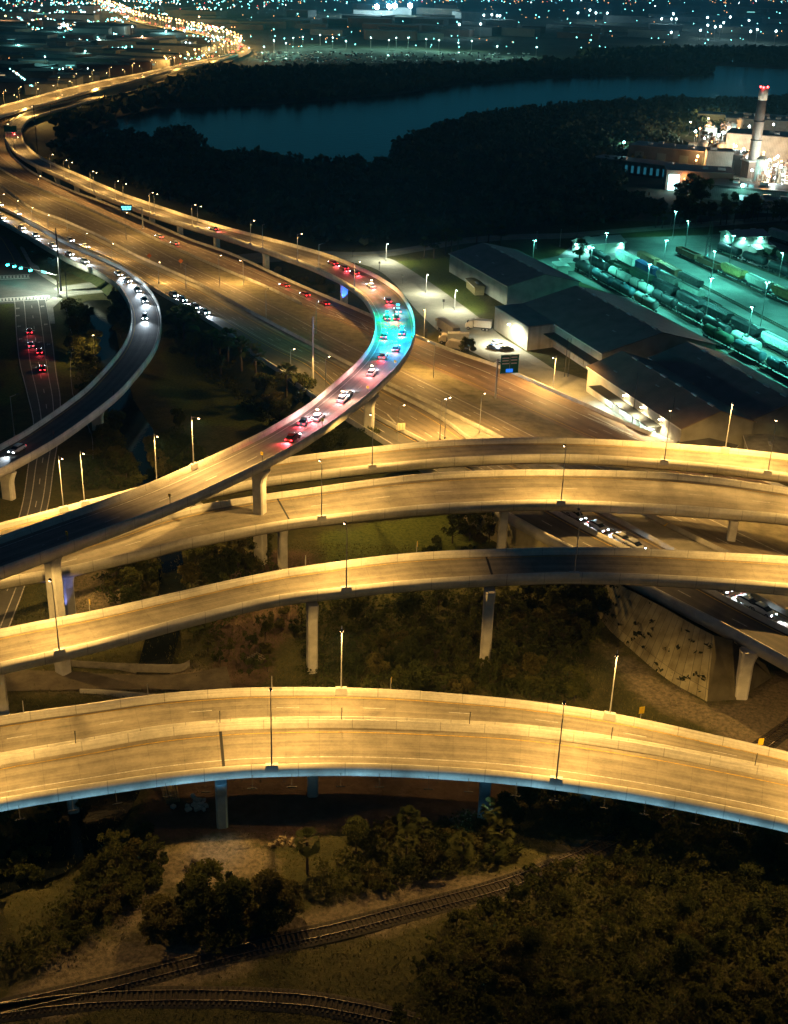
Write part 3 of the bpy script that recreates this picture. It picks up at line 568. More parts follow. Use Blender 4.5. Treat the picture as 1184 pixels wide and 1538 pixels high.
road('service_road', [(300,388),(430,376),(480,377),(560,378),(640,367),(700,357),(770,352),(850,350),(900,346),(1000,338),(1100,330),(1250,318)], [(300,402),(430,392),(480,390),(560,388),(640,376),(700,366),(770,360),(850,358),(900,353),(1000,345),(1100,338),(1250,326)], LOT, .03, 90, ((.5,0,YELL),))
road('service_road', [(556,384),(590,390),(640,420),(690,455),(730,485),(760,510),(810,540),(870,580)], [(510,390),(560,402),(592,425),(625,465),(660,498),(690,518),(740,544),(830,588)], mat('pale_lot_paving', (.20,.19,.155), .9, .3, .1, .1, col2=(.34,.33,.27)), .036, 60)
sheet('lot', [(740,548),(730,520),(770,530),(800,547),(850,560),(880,570),(910,610),(960,640),(935,640),(880,612),(800,572)], .045, LOT)
sheet('rail_yard', YARD, .02, YASP)
road('dirt_road', [(-40,1012),(20,1006),(120,1010),(200,1014),(280,1012),(340,1000)], [(-40,1040),(20,1038),(120,1036),(200,1036),(280,1036),(350,1036)], mat('packed_dirt', (.12,.10,.07), .95, .35, .4, .2), .03, 40)
# far freeway
RF = dict(mt=ASPH)
f2a = [(60,158),(100,147),(150,137),(200,123),(260,107),(330,91),(356,81),(366,74),(352,66),(320,57),(285,49),(250,43),(215,36),(190,28),(176,20),(150,12)]
f2b = [(30,196),(64,171),(101,160),(150,147),(200,137),(260,118),(330,98),(366,84),(378,75),(362,64),(330,55),(292,46.5),(256,40.5),(222,33),(198,26),(184,18),(160,10)]
road('far_motorway', f2a, f2b[1:], paved('asphalt_far', (.20,.17,.13), .2, 3, 300.), 1.6, 120, ((.04,0,WHITE),(.5,0,YELL),(.96,0,WHITE)))
DF = deck('road_bridge', 'distant elevated motorway curving along the far left of the river', [(-120,196),(-60,176),(0,159),(50,145),(100,132),(150,121),(200,111),(260,98),(320,86),(350,79)], [(-120,214),(-60,192),(0,174),(30,163),(60,156),(100,145),(140,134),(200,120),(260,105),(325,91),(354,82)], lambda x, y: float(np.interp(x, [-120, 200, 350], [9, 8, 3])), 90, surf=ASPH, marks=(('solid', -.8, WHITE), ('dash', 0, WHITE), ('solid', .8, YELL)), girder=1.5)
for x, y in ((6,182),(20,172),(60,160),(88,149),(120,143),(137,139),(153,136),(197,126),(170,131),(230,117)): pier(DF, x, y, .0, 2.4, 2., 5.)
# railway tracks
def track(name, label, px, n=160, z=.18, sleeper=.62, half=1.3, group='railway tracks', sl=True, gauge=1.435):
    c = line3(px, z, n); t = np.gradient(c, axis=0); t[:, 2] = 0; t /= np.linalg.norm(t, axis=1)[:, None]; N = np.stack([t[:, 1], -t[:, 0], 0*t[:, 0]], 1); u = np.array([0, 0, 1.])
    o = empty(name, (0,0,0), 0, label, 'railway', group)
    for s in (-1, 1):
        g = c+N*s*gauge/2; loft([g-N*.07-u*.1, g-N*.04+u*.02, g-N*.04+u*.07, g+N*.04+u*.07, g+N*.04+u*.02, g+N*.07-u*.1], RUST, 'rail', o, closed=True); loft([g-N*.036+u*.074, g+N*.036+u*.074], RAILT, 'rail_head', o)
    loft([c-N*1.7-u*(z+.1), c-N*1.35-u*.14, c+N*1.35-u*.14, c+N*1.7-u*(z+.1)], GRAV, 'ballast_bed', o)
    if sl:
        d = np.concatenate([[0], np.cumsum(np.linalg.norm(np.diff(c, axis=0), axis=1))]); m = MB()
        for q in np.arange(.3, d[-1], sleeper):
            p = np.array([np.interp(q, d, c[:, k]) for k in range(3)]); k = min(n-1, int(np.searchsorted(d, q))); a = math.atan2(t[k][1], t[k][0])+random.gauss(0, .02)
            m.box((p[0], p[1], p[2]-.08), (.24, 2.6, .13), a, WOOD)
        m.obj('sleepers', o)
    return o
track('railway_track', 'rusty railway track running diagonally up between the thicket and the bushes', [(-60,1528),(15,1511),(177,1474),(304,1441),(405,1416),(507,1394),(600,1370),(690,1347),(766,1325),(868,1287),(939,1251),(1005,1215),(1080,1165),(1150,1116),(1240,1050)])
track('railway_track', 'dark railway track curving along the very bottom edge of the picture', [(-60,1524),(10,1514),(90,1503),(177,1497),(260,1495),(355,1496),(456,1502),(530,1514),(600,1530),(680,1555),(760,1585)])
# ------------------------------------------------------------------ vehicles
GLASS = mat('car_glass', (.02, .025, .03), .15, 0, spec=.6)
PAINT = [mat('car_paint_'+n, c, .35, .06, 2., spec=.5) for n, c in (('silver', (.45,.46,.47)), ('white', (.7,.7,.68)), ('black', (.025,.025,.028)), ('red', (.30,.02,.02)), ('blue', (.03,.07,.2)), ('grey', (.15,.16,.17)))]
def ring8(x, hw, z0, z1, ch=.16): return [(x,-hw+ch,z0),(x,hw-ch,z0),(x,hw,z0+ch),(x,hw,z1-ch),(x,hw-ch,z1),(x,-hw+ch,z1),(x,-hw,z1-ch),(x,-hw,z0+ch)]
WH = MB(); WH.tube((0,-.11,0),(0,.11,0),.33,.33,12,BLACK); WH.tube((0,-.115,0),(0,.115,0),.19,.19,8,GALV); WHEEL = WH.mesh('wheel')
WT = MB(); WT.tube((0,-.28,0),(0,.28,0),.5,.5,12,BLACK); WT.tube((0,-.29,0),(0,.29,0),.26,.26,8,GALV); TWHEEL = WT.mesh('truck_wheel')
lampm = MB(); lampm.secs([ring8(0,.2,-.09,.09,.05), ring8(.06,.17,-.07,.07,.05)], HEADL); HEADM = lampm.mesh('headlight')
lampm = MB(); lampm.secs([ring8(0,.18,-.1,.1,.05), ring8(-.05,.16,-.08,.08,.05)], TAILL); TAILM = lampm.mesh('taillight')
DHEAD = mat('lamp_lens_unlit', (.5,.5,.5), .2, 0); DTAIL = mat('tail_lens_unlit', (.2,.01,.01), .3, 0)
lampm = MB(); lampm.secs([ring8(0,.2,-.09,.09,.05), ring8(.06,.17,-.07,.07,.05)], DHEAD); HEADMU = lampm.mesh('headlight_unlit')
lampm = MB(); lampm.secs([ring8(0,.18,-.1,.1,.05), ring8(-.05,.16,-.08,.08,.05)], DTAIL); TAILMU = lampm.mesh('taillight_unlit')
CARB = {}
def carbody(pm):
    if pm.name not in CARB:
        b = MB(); b.secs([ring8(-2.25,.72,.42,.78), ring8(-2.1,.86,.28,.92), ring8(-1.0,.9,.22,.98), ring8(.8,.9,.22,.98), ring8(1.5,.88,.24,.9), ring8(2.1,.82,.28,.74), ring8(2.28,.7,.36,.6)], pm)
        b.secs([ring8(-1.35,.6,1.36,1.43,.03), ring8(-.3,.64,1.38,1.49,.03), ring8(.45,.6,1.36,1.44,.03)], pm)
        g = MB(); g.secs([ring8(-1.95,.72,.86,.94,.03), ring8(-1.35,.66,.9,1.38), ring8(.4,.66,.9,1.38), ring8(1.3,.72,.86,.94,.03)], GLASS)
        CARB[pm.name] = (b.mesh('car_body', True), g.mesh('car_windows'))
    return CARB[pm.name]
def car(loc, rz, paint, label, group=None, lit=True, beam=0, tail=0, simple=False, name='car'):
    o = empty(name, loc, rz, label, 'car', group); b, g = carbody(PAINT[paint]); link('body', b, o)
    link('windows', g, o)
    if not simple:
        for x in (-1.35, 1.38):
            for y in (-.8, .8): w = link('wheel', WHEEL, o); w.location = (x, y, .33)
    for y in (-.58, .58):
        w = link('headlight', HEADM if lit else HEADMU, o); w.location = (2.2, y, .62); w = link('taillight', TAILM if lit else TAILMU, o); w.location = (-2.2, y, .74)
    if beam: lamp_light('headlight_beam', (2.4, 0, .75), (.72, .88, 1), beam, o, 75, (1, 0, -.13), .1, .9)
    if tail: lamp_light('taillight_glow', (-2.5, 0, .8), (1, .06, .08), tail, o, 140, (-1, 0, -.6), .1, .9)
    return o
def on_deck(D, px, py, lane=0.):             # point and heading on a deck nearest a pixel
    k = nearest(D, px, py); p = D.c[k]+D.N[k]*D.w[k]*lane; return p, D.t[k]
def road_cars(items):
    for D, px, py, lane, fwd, paint, beam, tail, label, grp in items:
        p, t = on_deck(D, px, py, lane); a = math.atan2(t[1], t[0])+(math.pi if fwd else 0); car((p[0], p[1], p[2]+.01), a, paint, label, grp, True, beam, tail)
def cars_line(a, b, f, pts, fwd, paint, beam, tail, label, grp):
    for x, y in pts:
        k = stn(x, y, b); c = fr(a, b, f, .01); t = c[min(k+1, NS-1)]-c[max(k-1, 0)]; car(tuple(c[k]), math.atan2(t[1], t[0])+(math.pi if fwd else 0), paint, label, grp, True, beam, tail)
TB = 4000; HB = 8000
cars_line(5, 6, .25, [(262,358),(290,371)], True, 0, 0, 260, 'silver car with red tail lights on the motorway below the sign gantry', 'cars by the gantry')
cars_line(5, 6, .55, [(440,433),(472,447),(500,459)], True, 3, 0, 260, 'red car in the motorway lane approaching the S-curved ramp', 'red cars before the ramp')
cars_line(0, 1, .5, [(270,445),(286,453),(302,461),(320,471)], False, 1, HB, 0, 'white car with glaring headlights on the motorway lane by the bushes', 'cars by the bushes')
cars_line(1, 2, .30, [(850,768),(875,780),(905,796),(935,811),(960,823)], False, 0, HB*.8, 0, 'silver car with bright headlights on the lane between the middle flyovers', 'cars between the flyovers')
cars_line(1, 2, .45, [(1100,885),(1130,901),(1165,920)], False, 1, HB*.8, 0, 'white car with headlights on, below the right end of the dark flyover', 'cars at the right edge')
cars_line(0, 1, .45, [(12,309),(40,322)], False, 1, HB, 0, 'white car with headlights on at the far left motorway edge', 'cars at the left edge')
cars_line(0, 1, .45, [(118,361),(140,371)], False, 0, HB, 0, 'silver car on the motorway beside the start of the dark ramp', 'cars beside the dark ramp')
rc = []
for x, y in ((8,322),(40,340),(62,352),(88,366),(110,380),(135,394)): rc.append((DL, x, y, .25, False, 1, HB, 0, 'white car with headlights on at the start of the left ramp', 'cars on the start of the left ramp'))
for x, y in ((180,402),(196,413),(212,432),(222,448)): rc.append((DL, x, y, -.2, False, 0, HB*1.4, 0, 'silver car with dazzling headlights entering the bend of the left ramp', 'cars entering the left bend'))
rc.append((DL, 214, 478, .1, False, 1, HB, 0, 'white car in the middle of the bend of the left ramp', None))
rc.append((DL, 22, 672, .1, False, 1, HB*.5, 0, 'lone white car low on the dark left ramp', None))
for x, y in ((490,390),(508,397),(530,406)): rc.append((DS, x, y, -.35, True, 3, 0, TB*.5, 'red car on the ramp just before the blue-lit pier', 'cars before the blue-lit pier'))
for x, y in ((578,452),(592,478)): rc.append((DS, x, y, -.1, True, 3, TB*.6, TB*.5, 'red car with tail lights at the crown of the S-curve', 'cars at the crown of the curve'))
rc.append((DS, 583, 545, .1, True, 0, HB*.5, TB*.5, 'silver car leaving the tight part of the S-curve', None))
rc.append((DS, 520, 590, 0, True, 0, HB*.5, TB*.4, 'silver car on the pale part of the S-curved ramp', None))
rc.append((DS, 430, 650, -.3, True, 3, TB*.6, TB, 'red car lowest on the S-curved ramp', None))
rc.append((DS, 455, 633, .2, True, 5, HB*.5, TB*.4, 'grey car just behind the lowest red car on the ramp', None))
rc.append((DS, 14, 200, 0, True, 1, TB*.6, TB*.4, 'white car at the far left bend of the ramp', None))
rc.append((DS, 320, 345, 0, True, 5, TB*.3, TB*.4, 'grey car on the straight far part of the ramp', None))
road_cars(rc)
for x, y, i, lb in ((45,500,3,'red car in the left lane of the dark street'),(60,530,3,'red car braking in the middle lane of the dark street'),(64,556,3,'red car farthest from the crossing on the dark street'),(47,520,0,'silver car with a blue glow in the dark street')):
    p = P(x, y, .03); q = P(x+3, y+40, .03); car(tuple(p), math.atan2(*(p-q)[[1, 0]]), i, lb, None, True, 500 if i == 0 else 0, 220)
def truck_parts(o, L, hgt, boxm, cabm, cabx):
    b = MB(); b.secs([[(-L/2,-1.25,1.1),(-L/2,1.25,1.1),(-L/2,1.25,hgt),(-L/2,-1.25,hgt)], [(L/2,-1.25,1.1),(L/2,1.25,1.1),(L/2,1.25,hgt),(L/2,-1.25,hgt)]], boxm); b.obj('cargo_box', o)
    c = MB(); c.secs([ring8(cabx-1.1,1.15,.7,2.9), ring8(cabx+.2,1.15,.6,2.9), ring8(cabx+.75,1.12,.6,2.2), ring8(cabx+1.3,1.05,.6,1.75)], cabm); c.obj('cab', o, False)
    g = MB(); g.box((cabx+.58,0,2.3),(.5,1.9,.6),0,GLASS); g.obj('windscreen', o)
    f = MB(); f.box((-.2+cabx/2-L/4,0,.85),(L+1.5,1.0,.28),0,DARK); f.obj('chassis', o)
    for x in (cabx+.3, -L/2+1.2, -L/2+2.4):
        for y in (-1.0, 1.0): w = link('wheel', TWHEEL, o); w.location = (x, y, .5)
    for y in (-.8,.8): w = link('headlight', HEADMU, o); w.location = (cabx+1.3, y, 1.05)
def truck(px, py, px2, py2, L, hgt, boxm, cabm, label, name='lorry', cat='truck', group=None):
    p, q = P(px, py), P(px2, py2); o = empty(name, ((p+q)/2), math.atan2(q[1]-p[1], q[0]-p[0]), label, cat, group); truck_parts(o, L, hgt, boxm, cabm, L/2+1.4); return o
TW = mat('trailer_white', (.62,.62,.58), .5, .1, 1.); TG = mat('trailer_grey', (.16,.16,.18), .5, .2, 1.); CABW = mat('cab_white', (.55,.5,.42), .4, .1, 1.)
truck(655,490,692,516,12.5,3.9,TG,CABW,'long grey semi-trailer lorry parked beside the pale lane')
truck(742,497,708,494,5.5,3.3,TW,TW,'white box truck parked on the grass by the floodlit wall')
truck(708,517,668,515,6.5,3.4,TW,CABW,'cream box truck parked nearest the motorway barrier')
def caravan(px, py, px2, py2, label):
    p, q = P(px, py), P(px2, py2); o = empty('motorhome', (p+q)/2, math.atan2(q[1]-p[1], q[0]-p[0]), label, 'motorhome'); b = MB(); b.secs([ring8(-3.4,1.15,.5,2.9,.2), ring8(2.2,1.15,.5,2.9,.2), ring8(2.6,1.12,.5,2.5,.2), ring8(3.3,1.0,.5,1.7,.2)], CABW); b.obj('body', o)
    w = MB(); w.box((-.6,-1.16,2.0),(3.,.04,.6),0,GLASS); w.box((2.5,0,2.2),(.35,1.9,.5),0,GLASS); w.obj('windows', o)
    for x in (-2.,2.2):
        for y in (-.95,.95): k = link('wheel', WHEEL, o); k.location = (x, y, .33)
caravan(700,528,672,522,'beige motorhome parked beside the cream box truck')
for x, y, x2, y2, i, lb in ((736,519,757,515,0,'silver saloon parked near the floodlit warehouse wall'),(738,524,745,526,4,'dark blue car parked beside the silver saloon'),(752,527,770,526,2,'black car parked in front of the floodlit wall')):
    p, q = P(x,y), P(x2,y2); car(tuple((p+q)/2), math.atan2(q[1]-p[1], q[0]-p[0]), i, lb, None, False)
p = P(752,550,.1); car(tuple(p), 2.6, 1, 'white car close behind the green motorway sign', None, False)
# ------------------------------------------------------------------ lamp posts
def lamp_mesh(h, arm, r=.11): 
    m = MB(); m.tube((0,0,0),(0,0,h),r,r*.55,8,GALV,False); m.tube((0,0,h-.15),(arm,0,h+.12),.06,.05,6,GALV); return m.mesh('lamp_post')
LHEAD = MB(); LHEAD.secs([ring8(-.35,.1,-.05,.09,.03), ring8(-.1,.2,-.08,.12,.05), ring8(.35,.19,-.08,.1,.05), ring8(.5,.1,-.05,.06,.03)], DARK); LHEADM = LHEAD.mesh('lamp_head')
def lens(mt, r=.22): m = MB(); m.ball((0,0,0), r, mt, 8, .6); return m.mesh('lamp_lens')
LENS = {k: lens(v) for k, v in dict(sod=SOD, sodw=SODW, teal=TEAL, cool=COOL).items()}
PED = MB(); PED.secs([[(-.35,-.9,-1.0),(.35,-.9,-1.0),(.35,.9,-1.0),(-.35,.9,-1.0)], [(-.3,-.8,.04),(.3,-.8,.04),(.3,.8,.04),(-.3,.8,.04)]], CONC); PEDM = PED.mesh('pedestal')
PEDD = MB(); PEDD.tube((0,0,-.1),(0,0,.35),.32,.25,8,CONCD); PEDG = PEDD.mesh('footing'); LMESH = {}
def street_lamp(loc, dirv, h, label, group=None, lit='sod', col=SODC, power=6000, arm=1.5, ped=None, spot=172, r=.11):
    a = math.atan2(dirv[1], dirv[0]); power *= 1; o = empty('street_lamp', loc, a, label, 'street lamp', group); key = (round(h, 1), arm, r)
    if key not in LMESH: LMESH[key] = lamp_mesh(h, arm, r)
    link('pole', LMESH[key], o); hd = link('lamp_head', LHEADM, o); hd.location = (arm+.1, 0, h+.1)
    if ped is not None: link('pedestal', ped, o)
    if lit:
        ls = link('lamp_lens', LENS[lit], hd); ls.location = (.05, 0, -.1)
        lamp_light('lamp_light', (arm+.15, 0, h-.3), col, power, o, spot, (0, 0, -1), .18, .25)
    return o
DP = 17000
def deck_lamp(D, x, y, side, label, h=10.3, power=DP, lit='sod', col=SODC, group=None):
    k = nearest(D, x, y); p = D.off(side*(D.w-.1), BH)[k]
    # slide along the edge so that the foot lands where asked
    return street_lamp(p, -side*D.N[k], h, label, group, lit, col, power, 1.5, PEDM, 147)
for D, x, y, sd, lb, pw in ((D5,406,1153,1,'lit lamp post on the blue-girdered flyover, left of its two',1.15),(D5,834,1170,1,'lit lamp post on the blue-girdered flyover, right of its two',1.15),(D5,-40,1213,1,None,1),(D5,1265,1254,1,None,1.1),
    (D4,517,1034,-1,'slim bright lamp post standing behind the two-lane front flyover, left of two',.9),(D4,917,1070,-1,'slim bright lamp post standing behind the two-lane front flyover, right of two',.9),(D4,1330,1168,-1,None,1),
    (D3,88,977,1,'lit lamp post at the left end of the dark-stretched flyover',1.1),(D3,514,884,1,'lit lamp post mid-length on the dark-stretched flyover',1.1),(D3,862,862,1,'unlit lamp post over the dark stretch of the flyover',0),(D3,1190,880,1,None,1.1),
    (D2,472,777,1,'lit lamp post on the wide two-lane flyover, left of its two',1.1),(D2,834,753,1,'lit lamp post on the wide two-lane flyover, right of its two',1.2),(D2,1250,785,1,None,.9),(D2,-60,885,1,None,.9),
    (D1,558,699,1,'lit lamp post on the topmost flyover left of the motorway lamp pair',1.),(D1,1000,691,1,'lit lamp post on the topmost flyover below the brown warehouse',1.1),(D1,1158,707,1,'lit lamp post on the topmost flyover nearest the right edge',1.1),(D1,1094,673,-1,'pinkish lamp post behind the topmost flyover in front of the warehouse end',.8),(D1,104,758,-1,'bright short lamp post on the topmost flyover at the far left',1.),(D1,142,748,-1,'dim grey lamp post just right of the bright one at left',.7),(D1,250,722,-1,None,.6)):
    if lb is None and False: continue
    if pw == 0: deck_lamp(D, x, y, sd, lb, lit=None)
    else: deck_lamp(D, x, y, sd, lb or 'lamp post on a flyover outside the picture edge', power=DP*pw*(1.35 if D in (D1, D2, D3) else .95), group=None if lb else 'lamp posts outside the picture')
for x, y, sd, h, lb, pw in ((309,688,-1,9,'bright lamp post at the inner side of the long lower ramp',1.5),(549,450,-1,8,'lamp post on the inner barrier at the crown of the S-curve',.9),(472,401,-1,8.6,'tall bright lamp post on the ramp above the blue-lit pier',.6),(394,372,-1,8,'bright lamp post on the ramp right above a pier, left of an unlit one',.6)): deck_lamp(DS, x, y, {-1: 1, 1: -1}[sd] if False else 1, lb, h, DP*pw)
for x, y in ((411,378),(500,410)): deck_lamp(DS, x, y, 1, 'unlit lamp post on the ramp right of a bright one', 8, 0, None, group='unlit lamp posts of the ramp')
for x, y in ((305,341),(314,345),(239,322),(252,326),(190,304),(204,309),(149,288),(158,292),(110,272),(120,276),(90,262),(30,230),(36,234),(15,212)): deck_lamp(DS, x, y, 1, 'lamp post in the pairs along the straight far part of the ramp', 7.6, DP*.45, group='paired lamp posts of the far ramp')
# which side of the ramp is which: inner edge is +N when sn lies there
def gl(x, y, z, tx, ty, h, label, lit='sod', col=SODC, pw=1., arm=1.8, group=None, spot=172):
    p = P(x, y, z); d = P(tx, ty, z)-p; return street_lamp(p, d, h, label, group, lit, col, DP*pw*.7, arm, PEDG, spot)
gl(651,571,3.4,630,560,10,'curved-arm lamp post in the motorway median right of the ramp',pw=1.5,arm=3)
gl(637,508,1.0,625,530,9.5,'lamp post on the ground just right of the S-curve',pw=.9)
gl(831,585,0.5,815,595,9.5,'pinkish lamp post between the motorway railing and the warehouse lot',pw=2.6,lit='sodw')
gl(489,590,6.2,505,580,9,'lamp post beside the painted chevrons left of the ramp',pw=.9)
gl(437,560,6.2,450,552,6,'short lamp post beside the motorway edge bushes',pw=.4)
gl(366,428,4.,350,420,8,'lamp post on the median above the far chevrons',pw=.9)
gl(239,425,6.2,250,415,6.5,'lamp post at the tip between ramp and motorway',pw=1.)
gl(597,664,5.6,620,655,8.5,'slender lamp post on the low median by the pale sign',pw=.5)
for x, y in ((661,660),(668,658)): gl(x,y,5.6,690,640,9.3,'lamp post of the bright pair in front of the topmost flyover',pw=.8,lit='sodw',group='bright lamp post pair')
for x, y in ((6,313),(27,323),(49,334),(73,346),(130,375),(169,391)): gl(x,y,6.2,x+20,y-14,5.5,'short lamp post on the barrier between the motorway and the left ramp',pw=.6,group='short lamp posts on the left barrier')
for x, y in ((280,440),(102,350),(475,500),(400,480),(560,600)): gl(x,y,5.,x+15,y-10,9,'dark slim lamp post standing among the motorway lanes',lit=None,group='dark slim lamp posts')
for x, y, z, tx, ty in ((190,360,4.5,205,352),(330,430,4.5,345,420),(-30,270,5,0,260),(60,300,4.5,80,295),(720,655,4.5,735,640)): gl(x,y,z,tx,ty,10,'thin lamp post in the motorway median',pw=.85,group='thin median lamp posts')
for x, y in ((805,373),(841,370),(580,392),(640,440),(683,465)): gl(x,y,0,x+8,y+8,7,'small lamp post along the pale service road',lit='cool' if x < 700 else None,col=(1,1,.72),pw=.9,group='service road lamp posts')
gl(22,655,0,40,650,10,'unlit lamp post beside the dark street at left',lit=None)
gl(143,545,0,143,512,7.5,'leaning-arm lamp glowing above the dark canal',pw=.35)
for i in range(26):
    f = i/25.; a = np.array([[10,176],[40,159],[64,152],[100,141],[140,130],[200,117],[260,103],[330,89]]); k = nearest(DF, *[np.interp(f*330, a[:,0], a[:,j]) for j in (0,1)])
    sd = 1 if i % 2 else -1; p = DF.off(sd*(DF.w-.1), BH)[k]; street_lamp(p, -sd*DF.N[k], 9, 'orange lamp post along the distant elevated motorway', 'lamp posts of the distant elevated motorway', 'sod', SODC, 13000, 1.5)
for x, y in ((50,182),(95,163),(150,150),(215,130),(280,114),(330,98)): gl(x,y,1.6,x,y-6,9,'orange lamp post along the lower far motorway',pw=2.6,group='lamp posts of the lower far motorway')
# tall poles
def mast(x, y, z, h, r, label, mt=GALV, name='utility_pole', cross=False):
    o = empty(name, P(x,y,z), 0, label, 'pole'); m = MB(); m.tube((0,0,-.5),(0,0,h),r,r*.6,10,mt); m.obj('shaft', o)
    c = MB()
    if cross:
        for k in (h-.6, h-1.9): c.box((0,0,k),(2.4,.14,.16),.4,WOOD)
        for q in (-1.,-.4,.4,1.): c.tube((q,q*.42,h-.5),(q,q*.42,h-.2),.06,.04,6,DARK)
        c.obj('crossarm', o)
    else: c.tube((0,0,h),(0,0,h+.4),r*.7,r*.3,8,mt); c.obj('cap', o)
    return o
mast(470,597,3.,21,.32,'very tall thick grey pole left of the S-curved ramp'); o = mast(92,437,0,21,.34,'tall dark steel pole at the street crossing',DARK); m = MB(); m.tube((0,0,12),(-1.6,-.6,12.3),.07,.05,6,DARK); m.box((-1.8,-.7,12.2),(.8,.4,.2),.3,DARK); m.obj('added_lamp_arm', o); lamp_light('added_crossing_light', (-1.9,-.75,11.9), (.88,1,.78), 34000, o, 165); mast(57,231,0,26,.3,'tall dark pole inside the far bend of the ramp',DARK); mast(78,186,0,13,.2,'dark pole just above the far bend',DARK); mast(101,446,0,8,.16,'short dark pole beside the tall crossing pole',DARK)  # arm and light on the crossing pole are added to brighten the street
for x, y, h in ((478,330,12),(865,372,12),(1098,370,9),(945,330,13)): mast(x,y,0,h,.16,'wooden utility pole with crossarms along the service road',WOOD,cross=True)['group'] = 'utility poles along the service road'
for x, y, h, lb in ((949,640,14,'dark pole with a T-shaped head in front of the brown warehouse'),(1005,662,12,'thin dark pole at the brown warehouse corner'),(848,566,11,'thin grey pole in the parking lot'),(853,566,11,'second thin pole in the lot right beside the grey one'),(969,642,7,'short dark pole beside the lit warehouse wall')): mast(x,y,0,h,.12,lb,DARK)
# ------------------------------------------------------------------ signs
def sign(loc, a, w, h, zc, face, label, post=GALV, dia=False, back=None, name='road_sign', bars=()):
    o = empty(name, loc, a, label, 'sign'); m = MB(); m.tube((0,0,-.2),(0,0,zc+h*.4),.06,.05,6,post); m.obj('post', o); m = MB()
    if dia: q = h/2; m.secs([[(.07,0,zc-q),(.07,q,zc),(.07,0,zc+q),(.07,-q,zc)], [(.11,0,zc-q),(.11,q,zc),(.11,0,zc+q),(.11,-q,zc)]], face)
    else: m.box((.09,0,zc),(.04,w,h),0,face)
    pl = m.obj('sign_panel', o)
    if bars:
        m = MB()
        for y, z, bw, bh, mt in bars: m.box((.114,y,zc+z),(.006,bw,bh),0,mt)
        m.obj('sign_lettering', pl)
    return o
SY = mat('sign_yellow', (.72,.48,.02), .5, .1, 2); SG = mat('sign_green', (.02,.16,.10), .5, .1, 2); SO = mat('sign_orange', (.6,.16,.03), .5, .1, 2); SBK = mat('sign_back', (.12,.12,.11), .5, .2, 2)
def toward_cam(p): return math.atan2(-p[1], -p[0])
for D, pts in ((DS, ((611,531),(578,571),(533,611),(457,661),(361,711),(238,763),(88,818))),):
    for x, y in pts:
        k = nearest(D, x, y); p = D.off(-(D.w-.1), BH)[k]; t = D.t[k]
        sign(p, math.atan2(t[1], t[0])+math.pi*0, .5, .6, 1.5, SY, 'small yellow curve marker on the outer barrier of the S-curved ramp', DARK, bars=((0,.08,.3,.2,DARK),(.1,-.2,.2,.12,DARK)))['group'] = 'curve markers on the S-curved ramp'
for x, y in ((640,508),(655,492),(666,463),(605,425),(570,405),(530,386)):
    p = P(x,y,2.); sign(p, toward_cam(p), .7, .85, 2.6, SBK, 'dark small sign standing outside the ramp curve', DARK)['group'] = 'dark signs outside the ramp curve'
for D, x, y, sd in ((DL,157,604,-1),(DL,65,668,-1),(D4,588,1034,-1),(D4,407,1033,-1),(D4,33,1070,-1),(D4,227,1045,-1),(D3,133,918,-1),(D3,460,850,-1),(D3,623,832,-1),(D5,110,1116,-1),(D5,325,1086,-1),(D5,510,1081,-1),(D5,711,1087,-1),(D5,917,1109,-1),(D5,1138,1150,-1)):
    k = nearest(D, x, y); p = D.off(sd*(D.w-.1), BH)[k]; up_ = D in (D4, D3) and x in (588, 623, 133)
    sign(p, math.atan2(D.t[k][1], D.t[k][0]), .12 if not up_ else .6, .8, 1.6, SY if up_ else SBK, 'yellow marker standing on a flyover barrier' if up_ else 'thin dark marker post on a flyover barrier', DARK if D is not D3 and D is not D4 else GALV)['group'] = 'yellow barrier markers' if up_ else 'thin barrier posts'
k = nearest(D4, 967, 1076); p = D4.off(-(D4.w-.1), BH)[k]; sign(p, toward_cam(p)+.5, .8, 1.1, 1.5, SY, 'yellow curve sign behind the right half of the front flyovers', GALV)
p = P(1140,1128,9.2); sign(p, toward_cam(p)+.6, .8, 1.1, 1.6, SY, 'yellow curve sign at the right end of the front flyovers', GALV)
p = P(1000,806,5); sign(p, toward_cam(p), 1.5, 1.6, 2.2, SY, 'yellow diamond warning sign on the motorway fence between the flyovers', GALV, True, bars=((0,0,.12,.6,DARK),(0,.3,.3,.12,DARK)))
p = P(602,652,5.6); sign(p, toward_cam(p)+.3, 2., 1.7, 1.9, mat('sign_cream', (.66,.58,.38), .6, .1, 2), 'cream twin-panel sign on the low median beside the tall pier', GALV, bars=((-.35,0,.05,1.5,DARK),(.35,0,.05,1.5,DARK)))
for x, y in ((272,402),(225,394)): p = P(x,y,4.6); sign(p, toward_cam(p), 1.3, 1.7, 2.4, SO, 'orange diamond roadwork sign on the motorway', GALV, True)['group'] = 'orange roadwork signs'
for x, y, lb in ((935,815,'pale round sign beside the headlight lane'),(945,823,'dark narrow sign beside the pale round one')): p = P(x,y,5.6); sign(p, toward_cam(p), .9, 1.3, 1.9, CONC if 'pale' in lb else DARK, lb)
